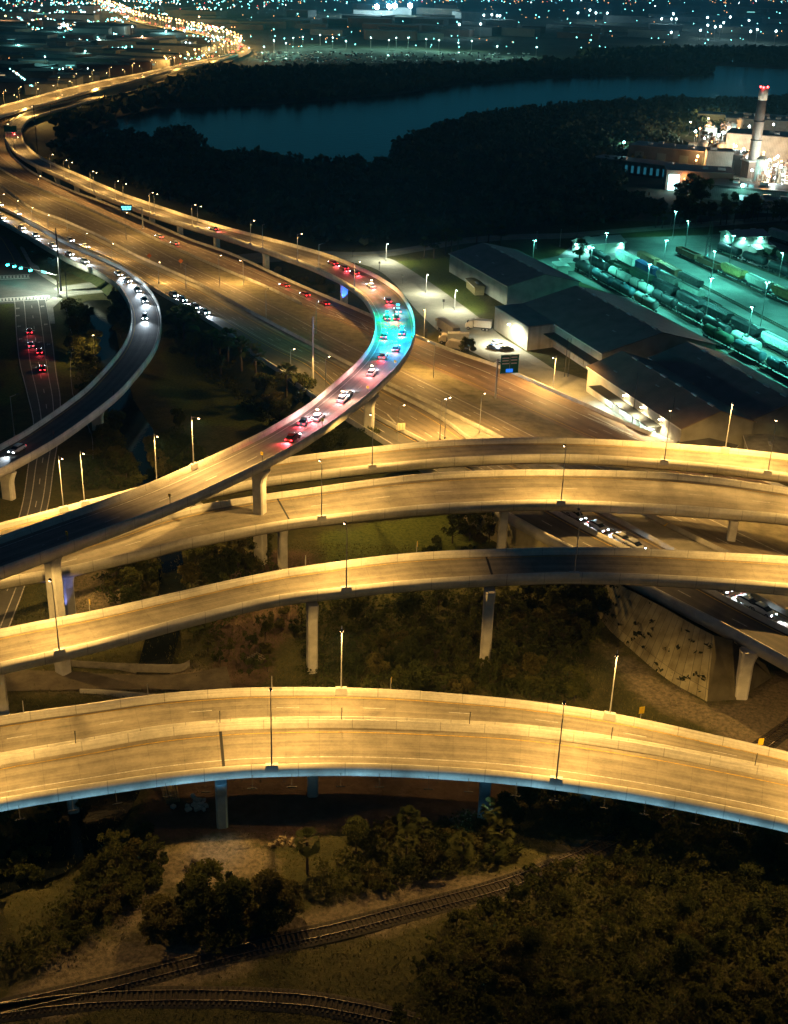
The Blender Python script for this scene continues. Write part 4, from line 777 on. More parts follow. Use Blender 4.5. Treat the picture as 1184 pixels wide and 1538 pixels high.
# cantilever gantries
def gantry(x, y, z, h, arm, a, pw, ph, face, label, bars, dz=0., thin=.5):
    o = empty('sign_gantry', P(x,y,z), a, label, 'sign'); m = MB(); m.tube((0,0,-.3),(0,0,h),.32,.24,10,GALV); m.tube((0,0,h-.5),(0,arm,h-.3),.17,.13,8,GALV); m.tube((0,0,h-1.6),(0,arm,h-1.3),.13,.1,8,GALV); m.obj('frame', o)
    m = MB(); m.box((thin,arm*.8,h-.9+dz),(.25,pw,ph),0,face); b = m.obj('sign_panel', o); m = MB()
    for yy, zz, bw, bh, mt in bars: m.box((thin+.13,arm*.8+yy,h-.9+dz+zz),(.012,bw,bh),0,mt)
    m.obj('sign_lettering', b); return o
BLUS = emis('message_board_light', (.15,.75,1), 4.); WT_ = mat('sign_white', (.75,.75,.72), .5, .05, 2)
cam_a = lambda x, y: toward_cam(P(x,y))
gantry(215,342,4.5,8.5,-7.5,cam_a(215,342),4.4,2.6,mat('board_black', (.01,.02,.03), .4, 0),'dark message board with glowing blue text on a gantry over the motorway',
    [(-1.5,.45,.9,.55,BLUS),(-.4,.45,.8,.5,BLUS),(.6,.45,.7,.55,BLUS),(1.5,.45,.6,.5,BLUS),(-1.3,-.45,.8,.5,BLUS),(-.2,-.45,1.,.55,BLUS),(1.1,-.45,1.1,.5,BLUS)], .4)
gg = gantry(744,600,3.6,11.5,4.5,cam_a(744,600)+.35,5.6,5.2,SG,'large green motorway direction sign with a small blue panel on a gantry',
    [(-1.4,1.7,2.2,.32,WT_),(1.3,1.9,1.9,.3,WT_),(-1.4,1.0,2.,.3,WT_),(1.3,1.1,1.9,.3,WT_),(-1.3,.2,2.2,.3,WT_),(1.3,.2,1.8,.3,WT_),(0,-1.8,2.2,1.0,emis('sign_panel_blue', (.02,.2,.9), 1.2)),(0,0,.08,4.9,WT_),(0,2.5,5.3,.08,WT_),(0,-2.5,5.3,.08,WT_)], -.6); gg.scale = (.86,.86,.95)
gantry(36,246,4,8,-6,cam_a(36,246)+.3,5,3,SBK,'dark motorway sign gantry seen inside the far bend',[],0.) if False else None
o = empty('sign_gantry', P(37,216,4.5), 0, 'dark blue-green sign board held over the ramp at the far bend', 'sign'); m = MB(); m.tube((0,0,0),(0,0,8),.25,.2,8,DARK); m.tube((0,0,8),(-8,0,8),.15,.12,8,DARK); m.obj('frame', o); m = MB(); m.box((-7,-.4,8),(7,.2,3.2),.1,SG); m.obj('sign_panel', o)
# traffic lights on a mast arm at the crossing
pm = P(88,442,0); q = P(33,428,0); a = math.atan2(q[1]-pm[1], q[0]-pm[0]); Lm = 26.
o = empty('traffic_lights', pm, a, 'traffic light mast arm with four green signals over the street crossing', 'traffic light'); m = MB(); m.tube((0,0,0),(0,0,6.8),.2,.16,8,GALV); m.tube((0,0,6.4),(Lm,0,6.7),.15,.08,8,GALV); m.obj('mast_arm', o)
GRS = emis('signal_green', (.03,.8,.75), 30)
for k in (13.5, 18.5, 22., 25.5):
    m = MB(); m.box((k,0,6.3),(.45,.4,1.5),0,DARK); b = m.obj('signal_head', o); m = MB(); m.ball((k,.28,5.9),.34,GRS,10); m.ball((k,-.28,5.9),.34,GRS,10); m.obj('green_signal', b)
    lamp_light('signal_glow', (k,0,5.4), (.1,.9,.8), 350, o, 150)
m = MB(); m.box((6.5,0,6.5),(2.8,.08,.9),0,emis('street_name_sign', (.3,.9,.85), 1.8)); m.obj('street_name_panel', o)
lamp_light('crossing_fill', (3,0,7.5), (.8,1,.85), 9000, o, 150, (.4,.3,-1))  # added fill over the crossing, no lamp stands here
# ------------------------------------------------------------------ warehouses and yard buildings
ROOF = rib('roof_sheets_dark', (.17, .145, .13), .45, 0, .5, .35); ROOFB = rib('roof_sheets_brown', (.24, .17, .12), .45, 0, .5, .35); CLAD = rib('wall_cladding', (.42, .40, .33), .5, 0, .7, .25); CLADG = rib('wall_cladding_green', (.40, .44, .36), .5, 0, .7, .25); TRIM = mat('trim_white', (.6,.58,.52), .7, .15, 1.)
def gable(name, label, FL, FR, BL, he, hr, wall, roof, over=.4, cat='warehouse', base=0.):
    """eave corner pixels: FL front-left, FR front-right, BL back-left; the ridge runs front to back"""
    fl, fr_, bl = V(*FL, he), V(*FR, he), V(*BL, he)
    u = bl-fl; u.z = 0; Ld = u.length; u /= Ld; v = fr_-fl; v.z = 0; v = v-u*v.dot(u); Wd = v.length; v /= Wd
    o = empty(name, (fl.x, fl.y, base), math.atan2(u.y, u.x), label, cat); s = 1 if u.cross(v).z > 0 else -1
    h, r = he-base, hr-base; m = MB(); W = Wd*s
    m.add([(0,0,0),(Ld,0,0),(Ld,W,0),(0,W,0),(0,0,h),(Ld,0,h),(Ld,W,h),(0,W,h),(0,W/2,r),(Ld,W/2,r)], [(0,1,5,4),(1,2,6,9,5),(2,3,7,6),(3,0,4,8,7)], wall); m.obj('wall', o)
    m = MB(); q = over; ds = (r-h)/(Wd/2)*q
    for y0_, z0_, y1_, z1_ in ((-q*s, h-ds, W/2, r), (W+q*s, h-ds, W/2, r)):
        m.add([(-q,y0_,z0_+.02),(Ld+q,y0_,z0_+.02),(Ld+q,y1_,z1_+.02),(-q,y1_,z1_+.02),(-q,y0_,z0_+.24),(Ld+q,y0_,z0_+.24),(Ld+q,y1_,z1_+.24),(-q,y1_,z1_+.24)], [(0,1,2,3),(4,5,6,7),(0,1,5,4),(1,2,6,5),(2,3,7,6),(3,0,4,7)], roof)
    rf = m.obj('roof', o); m = MB()
    for k in np.arange(4, Ld-3, 7.5): m.box((k, W/2, r+.34), (2.4, .7, .35), 0, GALV)
    if len(m.v): m.obj('ridge_vents', rf)
    m = MB()
    for k in range(int(Ld/16)): 
        x = 8+k*15+rnd()*5; f = rnd()*.5+.25; m.box((x, W/2*f, h+(r-h)*f+.29), (1.6, .5, .08), 0, mat('skylight', (.35,.36,.34), .4, .1, 2))
    if len(m.v): m.obj('skylights', rf)
    tr = MB()
    for x, y, dx, dy in ((Ld/2,-(q+.05)*s,Ld+2*q,.1),(Ld/2,W+(q+.05)*s,Ld+2*q,.1)): tr.box((x,y,h-.05),(dx,dy,.3),0,TRIM)
    tr.obj('gutter', rf)
    return o, Ld, W, s
wa, La, Wa, sa = gable('warehouse', 'farthest dark-roofed warehouse whose right roof slope looks teal', (763,430), (862,419), (676,381), 6.8, 10.0, CLADG, ROOF)
wb, Lb, Wb, sb = gable('warehouse', 'largest dark-roofed warehouse with loading docks in the middle', (905,531), (1064,512), (786,457), 7.2, 12., CLAD, ROOF)
wc, Lc, Wc, sc_ = gable('warehouse', 'brown-roofed warehouse nearest the motorway with a bright dock', (1024,644), (1127,630), (884,551), 7., 10.5, CLAD, ROOFB)
wd, Ld_, Wd_, sd_ = gable('warehouse', 'long black-roofed warehouse attached behind the brown-roofed one', (1128,631), (1232,612), (977,538), 7., 10.8, CLAD, ROOF)
def lean(name, parent, px, he, h2, wall, roof):      # flat annex of a building from roof-corner pixels, made in world space then parented
    pts = [V(x, y, he) for x, y in px]; n = len(pts); m = MB(); vs = [Vector((p.x,p.y,0)) for p in pts]+pts
    m.add(vs, [(i,(i+1)%n,n+(i+1)%n,n+i) for i in range(n)], wall); M = Matrix.LocRotScale(parent.location, parent.rotation_euler, None).inverted(); m.v = [tuple(M@Vector(p)) for p in m.v]; a = m.obj(name, parent)
    m = MB(); c = sum(pts, Vector())/n; rp_ = [c+(p-c)*1.02+Vector((0,0,.05)) for p in pts]; m.add(rp_+[p+Vector((0,0,.25)) for p in rp_], [tuple(range(n)), tuple(range(n, 2*n))]+[(i,(i+1)%n,n+(i+1)%n,n+i) for i in range(n)], roof); m.v = [tuple(M@Vector(p)) for p in m.v]; m.obj('roof', a); return a
lean('annex', wb, [(744,461),(794,492),(834,487),(785,457)], 7.2, 7.2, CLAD, ROOF)
def onwall(o, Ld, W, x, y, z, dx, dy, dz, mt, name, lab=None): m = MB(); m.box((x,y,z),(dx,dy,dz),0,mt); return m.obj(name, o)
for k in range(7): onwall(wb, Lb, Wb, 6+k*6., -.1*sb, 2.2, 3.4, .2, 3.2, mat('dock_door', (.30,.28,.22), .7, .2, 1.), 'dock_door')
m = MB(); m.box((22, -2.0*sb, 4.6), (46, 3.8, .25), 0, DARK); m.obj('dock_canopy', wb)
m = MB(); m.box((30, -1.9*sc_+0, 4.2), (34, 3.6, .25), 0, DARK); m = None
# bright dock under the eave of the brown warehouse
Lx = Lc
m = MB(); m.box((Lx-24, -1.9*sc_, 4.4), (32, 3.6, .22), 0, DARK); m.obj('dock_canopy', wc)
for k in range(4): onwall(wc, Lc, Wc, Lx-36+k*7.5, -.1*sc_, 2.1, 3.6, .2, 3.2, TRIM, 'dock_door')
for k in range(3):
    m = MB(); m.box((Lx-34+k*10, -1.2*sc_, 4.2), (1.6, .25, .12), 0, COOL); m.obj('dock_light', wc); lamp_light('dock_light_beam', (Lx-34+k*10, -1.6*sc_, 4.0), (.7, 1, .92), 5000, wc, 165)
for k in range(3): lamp_light('wall_light_beam', (8+k*9, -2.6*sc_, 6.2), (1, .85, .45), 7000, wc, 150); onwall(wc, Lc, Wc, 8+k*9, -.8*sc_, 6.5, .5, 1.3, .2, SODW, 'wall_light')  # wall lights added along this front to brighten it
# floodlit end wall of the annex
p = V(770,487,6.6); q = V(744,466,6.6); nrm = (V(794,492,7.2)-V(744,461,7.2)); nrm = Vector((nrm.y, -nrm.x, 0)).normalized(); nrm = nrm if nrm.dot(Vector((-1,-.6,0))) > 0 else -nrm
o = empty('floodlight', p+nrm*1.2, 0, 'bright floodlight on the annex wall facing the parked cars', 'lamp'); m = MB(); m.box((0,0,0),(.7,.7,.3),0,COOL); m.obj('housing', o); m = MB(); m.tube(-nrm*1.2, (0,0,0), .06, .06, 6, GALV); m.obj('bracket', o)
lamp_light('flood_beam', (nrm.x*2.2, nrm.y*2.2, -.3), (1, .95, .68), 22000, o, 170, (-.25*nrm.x, -.25*nrm.y, -1))
def boxbuild(name, label, FL, FR, BL, he, hr, wall, roof, cat, lights=(), col=(.3,1,.95), pw=4000):
    o, L_, W_, s_ = gable(name, label, FL, FR, BL, he, hr, wall, roof, .5, cat)
    for fx, side in lights:
        pos = (L_*fx, -.5*s_, he-.8) if side == 'l' else (-.5, W_*fx, he-.8); onwall(o, L_, W_, *pos, .7, .7, .4, TEAL, 'wall_light'); lamp_light('wall_light_beam', (pos[0]+(0 if side == 'l' else -.9), pos[1]-(.9*s_ if side == 'l' else 0), pos[2]-.2), col, pw, o, 165)
    return o
boxbuild('shed', 'long low yard office with three glaring teal wall lamps', (878,368), (868,361), (939,363), 4.2, 6., CLADG, GALV, 'building', ((.1,'l'),(.9,'l'),(.6,'f')))
boxbuild('shed', 'square metal engine shed with teal floodlights at the right of the yard', (1104,356), (1080,348), (1155,354), 8., 9.5, CLADG, GALV, 'building', ((.25,'l'),(.75,'l'),(.5,'f')), pw=3000)
boxbuild('shed', 'pale small shed beside the engine shed', (1137,375), (1128,369), (1163,370), 3.4, 4.6, CLADG, TRIM, 'building')
for k, (x, y) in enumerate(((838,400),(848,395))): boxbuild('container', 'pale flat container beside the dark warehouse in the yard', (x,y), (x+11,y-5), (x-6,y-6), 3., 3.2, CLADG, TRIM, 'container')['group'] = 'pale yard containers'
boxbuild('container', 'yellowish container against the farthest warehouse wall', (714,431), (724,427), (701,419), 3., 3.15, mat('box_ochre', (.3,.26,.12), .7, .2, 1.), mat('box_ochre', (.3,.26,.12)), 'container')
boxbuild('shed', 'low flat-roofed shed in front of the brown warehouse gable', (1018,668), (1100,676), (1030,655), 3.4, 3.7, CLAD, mat('roof_gravel', (.12,.11,.09), .95, .4, .3), 'building')
boxbuild('shed', 'white-walled shed by the right edge in front of the black warehouse', (1128,679), (1184,668), (1120,655), 4., 4.6, TRIM, mat('roof_gravel2', (.2,.19,.16), .95, .4, .3), 'building')
# yard floodlight masts
def yard_mast(x, y, h, label, pw=36000, col=(.14, 1.0, .80), lit='teal', n=2, cone=165):
    o = empty('floodlight_mast', P(x,y), 0, label, 'lamp', 'floodlight masts of the rail yard'); m = MB(); m.tube((0,0,0),(0,0,h),.16,.1,8,GALV); m.obj('mast', o)
    m = MB(); m.box((0,0,h+.1),(1.6,.6,.3),rnd()*3,DARK); m.obj('lamp_housing', o); m = MB(); m.box((0,0,h-.1),(1.3,.45,.08),0,TEAL if lit == 'teal' else COOL); m.obj('lamp_lens', o)
    lamp_light('flood_beam', (0,0,h-.4), col, pw, o, cone, (0,0,-1), .4); return o
for x, y, h, k in ((995,412,13,1),(1094,408,14,1),(1167,437,14,1),(1142,492,15,1),(969,457,14,1.2),(907,396,12,.8),(1028,384,14,.7),(1067,430,13,1.),(1060,480,14,1.2),(1120,528,14,1.2),(1184,560,14,1.2),(1010,360,12,.4),(885,420,12,.5),(800,400,10,.4),(1240,480,14,1.)): yard_mast(x, y, h, 'slim floodlight mast casting teal light between the rows of rail cars', 31000*k)
o = empty('lattice_tower', P(1062,388), 0, 'slender lattice tower standing between the yard tracks', 'tower'); m = MB()
for sx, sy in ((-1,-1),(1,-1),(1,1),(-1,1)): m.tube((sx*.9,sy*.9,0),(sx*.4,sy*.4,15),.07,.05,5,DARK)
for k in range(7):
    z0, z1 = k*2.1, k*2.1+2.1; a, b_ = .9-.5*z0/15, .9-.5*z1/15
    for sx, sy, tx, ty in ((-1,-1,1,-1),(1,-1,1,1),(1,1,-1,1),(-1,1,-1,-1)): m.tube((sx*a,sy*a,z0),(tx*b_,ty*b_,z1),.04,.04,4,DARK)
m.obj('lattice', o)
# ------------------------------------------------------------------ rail cars
def bogie(m, x): 
    for dx in (-.9, .9):
        for y in (-.75, .75): m.tube((x+dx,y-.06,.46),(x+dx,y+.06,.46),.45,.45,10,DARK)
    m.box((x,-.95,.55),(2.6,.15,.4),0,DARK); m.box((x,.95,.55),(2.6,.15,.4),0,DARK)
RC = {}
def railcar_meshes(kind, mt):
    key = (kind, mt.name)
    if key in RC: return RC[key]
    L_ = 15.5; parts = []
    b = MB(); bogie(b, -L_/2+2.3); bogie(b, L_/2-2.3); parts.append(('bogies', b.mesh('bogies')))
    u = MB(); u.box((0,0,1.05),(L_,2.4 if kind != 'tank' else 1.0,.28),0,DARK); u.box((-L_/2-.3,0,.95),(.7,.3,.3),0,DARK); u.box((L_/2+.3,0,.95),(.7,.3,.3),0,DARK); parts.append(('underframe', u.mesh('underframe')))
    c = MB()
    if kind == 'tank':
        c.tube((-L_/2+1.2,0,2.75),(L_/2-1.2,0,2.75),1.5,1.5,18,mt,False); 
        for s in (-1, 1):
            e0 = L_/2-1.2
            for r0, r1, a, b_ in ((1.5,1.25,0,.35),(1.25,.7,.35,.6),(.7,.02,.6,.68)): c.tube((s*(e0+a),0,2.75),(s*(e0+b_),0,2.75),r0,r1,18,mt,False)
        d = MB(); d.tube((0,0,4.1),(0,0,4.75),.55,.5,12,mt); d.box((0,0,4.35),(2.6,1.5,.08),0,DARK); d.box((0,.8,2.8),(.4,.06,3.2),0,DARK); d.box((0,-1.52,2.8),(.4,.06,3.2),0,DARK); parts.append(('dome', d.mesh('dome')))
    elif kind == 'hopper':
        pr = [(-1.5,1.9),(-1.55,3.9),(-1.1,4.5),(1.1,4.5),(1.55,3.9),(1.5,1.9),(.7,1.15),(-.7,1.15)]; c.secs([[(-L_/2+.5,y,z if z > 3 else max(z,2.9)) for y,z in pr], [(-L_/2+2.2,y,z) for y,z in pr], [(L_/2-2.2,y,z) for y,z in pr], [(L_/2-.5,y,z if z > 3 else max(z,2.9)) for y,z in pr]], mt)
        d = MB()
        for k in np.arange(-L_/2+2.5, L_/2-2, 1.5): d.box((k,-1.57,2.9),(.12,.1,2.),0,mt); d.box((k,1.57,2.9),(.12,.1,2.),0,mt)
        d.box((0,0,4.58),(L_-2,.7,.12),0,mt); d.box((0,-.8,4.56),(L_-2,.3,.05),0,DARK); d.box((0,.8,4.56),(L_-2,.3,.05),0,DARK); parts.append(('roof_hatch', d.mesh('roof_hatch')))
    elif kind == 'boxcar':
        c.secs([[(x,-1.5,1.2),(x,-1.5,4.2),(x,0,4.6),(x,1.5,4.2),(x,1.5,1.2)] for x in (-L_/2+.2, L_/2-.2)], mt); d = MB(); d.box((0,-1.54,2.6),(2.8,.08,2.7),0,mt); d.box((0,1.54,2.6),(2.8,.08,2.7),0,mt)
        for k in np.arange(-L_/2+1, L_/2, 1.3): d.box((k,-1.53,2.7),(.1,.06,2.9),0,mt); d.box((k,0,4.45),(.1,2.9,.1),0,mt)
        parts.append(('sliding_door', d.mesh('sliding_door')))
    else:                                            # gondola
        for y in (-1.45,1.45): c.box((0,y,2.1),(L_-.6,.14,1.9),0,mt)
        for x in (-L_/2+.35,L_/2-.35): c.box((x,0,2.1),(.14,2.76,1.9),0,mt)
        d = MB(); d.box((0,0,1.75),(L_-1,2.7,.9),0,mat('scrap_load', (.06,.05,.04), .9, .5, 2.)); parts.append(('load', d.mesh('load')))
    parts.append(('car_body', c.mesh('car_body', kind == 'tank'))); RC[key] = parts; return parts
RM = dict(black=mat('rail_black', (.035,.038,.04), .45, .3, .8), teal=mat('rail_teal', (.05,.10,.12), .5, .3, .8), white=mat('rail_white', (.5,.52,.46), .5, .2, .8), pale=mat('rail_pale', (.38,.42,.36), .6, .25, .8), blue=mat('rail_blue', (.04,.08,.2), .6, .2, .8), brown=mat('rail_brown', (.17,.09,.05), .7, .3, .8), ochre=mat('rail_ochre', (.35,.25,.09), .7, .3, .8), grey=mat('rail_grey', (.2,.21,.2), .6, .25, .8), green=mat('rail_green', (.05,.10,.06), .6, .25, .8))
KN = dict(tank='tank car', hopper='covered hopper car', boxcar='boxcar', gondola='open gondola car')
def row(px0, px1, seq, where, trk=True):
    p0, p1 = P(*px0), P(*px1); d = p1-p0; Ld = np.linalg.norm(d); d /= Ld; a = math.atan2(d[1], d[0]); q = 8.
    for kind, col in seq:
        if kind is None: q += col; continue
        if q > Ld-7: break
        c = p0+d*q; o = empty('rail_car', (c[0], c[1], .3), a, '%s %s %s' % (col, KN[kind], where), 'rail car', 'rail cars '+where)
        for nm, me in railcar_meshes(kind, RM[col]): link(nm, me, o)
        q += 17.2
    if trk: track('railway_track', 'straight yard track under the rail cars '+where, [px0, tuple(np.add(px0, px1)/2), px1], 12, .25, group='yard tracks', sl=False)
T, HP, BX, GN = 'tank', 'hopper', 'boxcar', 'gondola'
row((862,403),(1018,492),[(T,'black'),(T,'teal'),(T,'teal'),(T,'grey'),(T,'pale'),(T,'pale'),(T,'white'),(T,'pale'),(T,'pale')],'in the row along the warehouse roof')
row((1056,505),(1250,606),[(T,'green'),(T,'teal'),(T,'teal'),(T,'black'),(T,'black'),(T,'teal'),(T,'black')],'in the nearest row at the right edge')
row((886,400),(1160,548),[(T,'black'),(T,'white'),(T,'white'),(T,'black'),(T,'black'),(T,'black'),(T,'white'),(T,'white'),(T,'pale'),(T,'pale'),(T,'white'),(T,'black')],'in the row of white and black tanks')
row((886,388),(1240,566),[(T,'black'),(GN,'green'),(HP,'green'),(HP,'black'),(HP,'black'),(HP,'black'),(HP,'black'),(HP,'white'),(HP,'white'),(HP,'pale'),(HP,'pale'),(HP,'white'),(HP,'white'),(HP,'pale')],'in the row turning from black to white')
row((928,392),(1082,474),[(BX,'white'),(BX,'blue'),(HP,'white'),(HP,'pale'),(HP,'pale'),(HP,'pale')],'in the row with the blue boxcar')
row((960,394),(1082,459),[(BX,'brown'),(BX,'brown'),(HP,'grey'),(HP,'pale'),(HP,'grey')],'in the row behind the blue boxcar')
row((1018,382),(1230,478),[(GN,'brown'),(GN,'brown'),(HP,'ochre'),(HP,'white'),(HP,'ochre'),(BX,'white'),(HP,'pale'),(HP,'grey')],'in the mixed row across the empty paving')
row((1078,378),(1240,440),[(T,'black'),(T,'black'),(T,'black'),(T,'black'),(BX,'brown'),(HP,'black')],'in the far row of black tanks')
row((1130,378),(1250,424),[(HP,'green'),(HP,'green'),(GN,'brown'),(BX,'black')],'in the farthest row by the engine shed')
row((1156,358),(1260,392),[(BX,'white'),(BX,'pale'),(BX,'white')],'at the far right edge of the yard')
for x0, y0, x1, y1 in ((1000,400,1250,530),(1078,459,1250,548),(1082,474,1250,560)): track('railway_track', 'empty yard track beside the wide paving', [(x0,y0),((x0+x1)/2,(y0+y1)/2),(x1,y1)], 12, .2, group='yard tracks', sl=False)
# ------------------------------------------------------------------ power plant
PB = rib('plant_wall_brick', (.20,.13,.095), .6, 0, .9, .2); PW = rib('plant_wall_white', (.5,.5,.44), .35, 0, .7, .25); PDK = rib('plant_wall_dark', (.075,.075,.072), .35, 0, .9, .3)
o = empty('chimney', P(1128,266), 0, 'tall concrete power plant chimney with white top band and red lights', 'chimney'); hc = 47.5; m = MB(); m.secs([[(math.cos(a)*r_, math.sin(a)*r_, z) for a in np.linspace(0, 2*math.pi, 20, endpoint=False)] for z, r_ in ((9,3.1),(hc*.55,2.7),(hc*.87,2.4))], mat('chimney_concrete', (.36,.31,.27), .9, .2, .3)); m.obj('shaft', o, True)
m = MB(); m.secs([[(math.cos(a)*r_, math.sin(a)*r_, z) for a in np.linspace(0, 2*math.pi, 20, endpoint=False)] for z, r_ in ((hc*.87,2.43),(hc,2.3))], TRIM); m.obj('top_band', o, True)
m = MB()
for a in (.3, 2.3, 4.3): m.ball((math.cos(a)*2.2, math.sin(a)*2.2, hc+.5), .55, REDL, 8)
m.obj('warning_lights', o); lamp_light('warning_glow', (0,-4,hc+1), (1,.1,.05), 40, o)
m = MB(); m.box((0,0,4.5),(9,9,9),.2,PB); m.obj('base', o); m = MB(); m.box((0,0,9.2),(11,11,.5),.2,TRIM); m.obj('base_cap', o); m = MB(); m.tube((0,0,30),(0,0,30.6),3.1,3.1,16,DARK); m.tube((0,0,20),(0,0,20.4),3.2,3.2,16,DARK); m.obj('platform', o)
def block(name, label, px, w, d, h, rz, mt, cat='building', roofm=ROOF, wins=0, winm=None):
    o = empty(name, P(*px), math.radians(rz), label, cat); m = MB(); m.box((0,0,h/2),(w,d,h),0,mt); m.obj('wall', o); m = MB(); m.box((0,0,h+.2),(w+.8,d+.8,.4),0,roofm); rf = m.obj('roof', o)
    m = MB()
    for k in range(max(1, int(w*d/250))): m.box(((rnd()-.5)*w*.7,(rnd()-.5)*d*.7,h+1.),(2+rnd()*2,2+rnd()*2,1.4),0,GALV)
    m.obj('roof_unit', rf)
    for k in range(wins): m = MB(); m.box((-w/2+(k+.5)*w/wins,-d/2-.06,h*.45),(w/wins*.4,.12,h*.55),0,winm or GLASS); m.obj('window', o)
    return o
TW_ = emis('window_teal', (.05,.4,.6), .22); LITW = emis('window_lit', (.5,1,1), 6.); 
block('turbine_hall', 'long dark turbine hall with rows of dim teal windows', (966,262), 56, 14, 7, -33, PDK, wins=15, winm=TW_)
block('turbine_hall', 'tall dark plant hall behind the long windowed one', (1032,252), 66, 20, 11, -27, PDK, wins=5, winm=mat('window_dull', (.1,.14,.14), .3, 0))
h_ = block('turbine_hall', 'brown gabled plant hall with one bright blue-white doorway', (1046,283), 34, 22, 10, -8, PB); m = MB(); m.box((-13,-11.1,4.2),(5.5,.2,8),0,LITW); m.obj('doorway', h_); lamp_light('doorway_glow', (-13,-13,5), (.5,.95,1), 3000, h_)
block('plant_building', 'pale square plant building touching the dark hall end', (1076,264), 14, 12, 14, -8, PW)
block('plant_building', 'bright white ribbed plant building right of the chimney', (1166,246), 60, 26, 17, -20, PW, wins=0)
block('plant_building', 'grey low plant building with a flat dark roof under the chimney', (1128,300), 46, 22, 7, -22, PW)
block('plant_building', 'long pale storage shed along the top of the plant lawn', (1120,193), 70, 16, 9, -18, mat('shed_cream', (.42,.37,.24), .8, .15, .2))
block('plant_building', 'large grey-roofed store at the right edge above the lawn', (1184,198), 90, 40, 9, -14, PW, roofm=PW)
block('plant_building', 'white low workshop at the right edge below the plant', (1180,318), 44, 14, 5, -12, PW)
rq = random.Random(11)
for k in range(44):                                  # boilers, stacks, pipe racks
    x, y = rq.uniform(1050,1118), rq.uniform(212,245)
    if k % 3 == 0: x, y = rq.uniform(1135,1200), rq.uniform(262,296)
    o = empty('process_unit', P(x,y), rq.random()*3, 'lit steel process unit crowded among the lamps beside the chimney', 'plant unit', 'process units of the power plant'); hh = rq.uniform(5,15); m = MB(); rr_ = rq.uniform(1.2,3.2)
    if k % 2: m.tube((0,0,0),(0,0,hh),rr_,rr_,12,PW); m.tube((0,0,hh),(0,0,hh+rr_*.5),rr_,rr_*.4,12,PW)
    else:
        for sx in (-1,1):
            for sy in (-1,1): m.box((sx*rr_,sy*rr_,hh/2),(.3,.3,hh),0,RUST)
        for z in np.arange(2.5, hh, 2.5): m.box((0,0,z),(rr_*2.2,rr_*2.2,.2),0,GALV); m.box((rq.uniform(-1,1),rq.uniform(-1,1),z+.9),(rr_,rr_*.8,1.6),.3,PB)
    m.obj('vessel', o); m = MB(); m.tube((rr_,0,1),(rr_+.5,0,hh+1.5),.25,.25,6,GALV); m.obj('pipe', o)
def plant_lamp(x, y, h, col, mt, r, pw, label, grp):
    o = empty('plant_lamp', P(x,y), 0, label, 'lamp', grp); m = MB(); m.tube((0,0,0),(0,0,h),.14,.1,6,GALV); m.obj('post', o); m = MB(); m.ball((0,0,h+r*.6), r, mt, 8); m.obj('lamp_globe', o)
    if pw: lamp_light('lamp_light', (0,0,h+r*2.2), col, pw, o, None)
    return o
ORG = emis('plant_lamp_orange', (1,.42,.12), 22)
for k in range(84):
    if k < 52: x, y = rq.uniform(1040,1122), rq.uniform(214,262)
    else: x, y = rq.uniform(1138,1200), rq.uniform(255,305)
    w = k % 5 < 2; plant_lamp(x, y, rq.uniform(5,13), (.8,1,.95) if w else (1,.5,.18), COOL if w else ORG, rq.uniform(.35,.8), (9000 if w else 9000) if k % 2 == 0 else 0, ('white' if w else 'orange')+' lamp among the many lights of the power plant', ('white' if w else 'orange')+' plant lamps')
for x, y, h, r, lb in ((935,238,9,1.0,'teal floodlight standing alone left of the plant'),(1126,283,9,.9,'teal-white lamp over the flat dark plant roof, left of two'),(1149,290,9,.9,'teal-white lamp over the flat dark plant roof, right of two'),(1112,305,8,1.3,'glaring blue-white lamp among the trees below the plant'),(1121,222,13,1.,'blue-white lamp close left of the chimney'),(1158,213,11,.8,'blue-white lamp right of the chimney')): plant_lamp(x,y,h,(.4,.95,1),COOL if x > 1118 else TEAL,r*.7,3000,lb,None)
for x, y, lb in ((983,238,'orange lamp at the left end of the dark hall'),(1026,288,'orange lamp left of the bright doorway'),(1067,284,'orange lamp right of the bright doorway')): plant_lamp(x,y,6,(1,.42,.14),ORG,.6,2500,lb,None)
for x, y in ((1035,202),(1075,187),(1062,196),(1108,190),(1150,200),(1050,185)): plant_lamp(x,y,8,(1,.9,.45),SODW,.4,5000,'yellow lamp on the curved lawn behind the plant','lawn lamps of the plant')
sheet('plant_lawn', [(1014,190),(1030,182),(1080,180),(1184,185),(1300,190),(1300,215),(1130,215),(1080,215),(1040,212),(1018,204)], .03, mat('lawn_far', (.05,.07,.02), .95, .3, .1, 0, col2=(.09,.10,.035)))
for pts in ([(1022,198),(1028,190),(1050,186),(1100,187),(1184,190)],[(1030,205),(1045,196),(1090,196),(1184,200)]): c = line3(pts,.06,40); loft([c+np.array([0,-2.,0]), c+np.array([0,2.,0])], LOT, 'plant_road')['kind'] = 'structure'
sheet('plant_yard', [(1035,214),(1130,214),(1260,222),(1260,312),(1120,300),(1095,272),(1030,250)], .03, LOT)
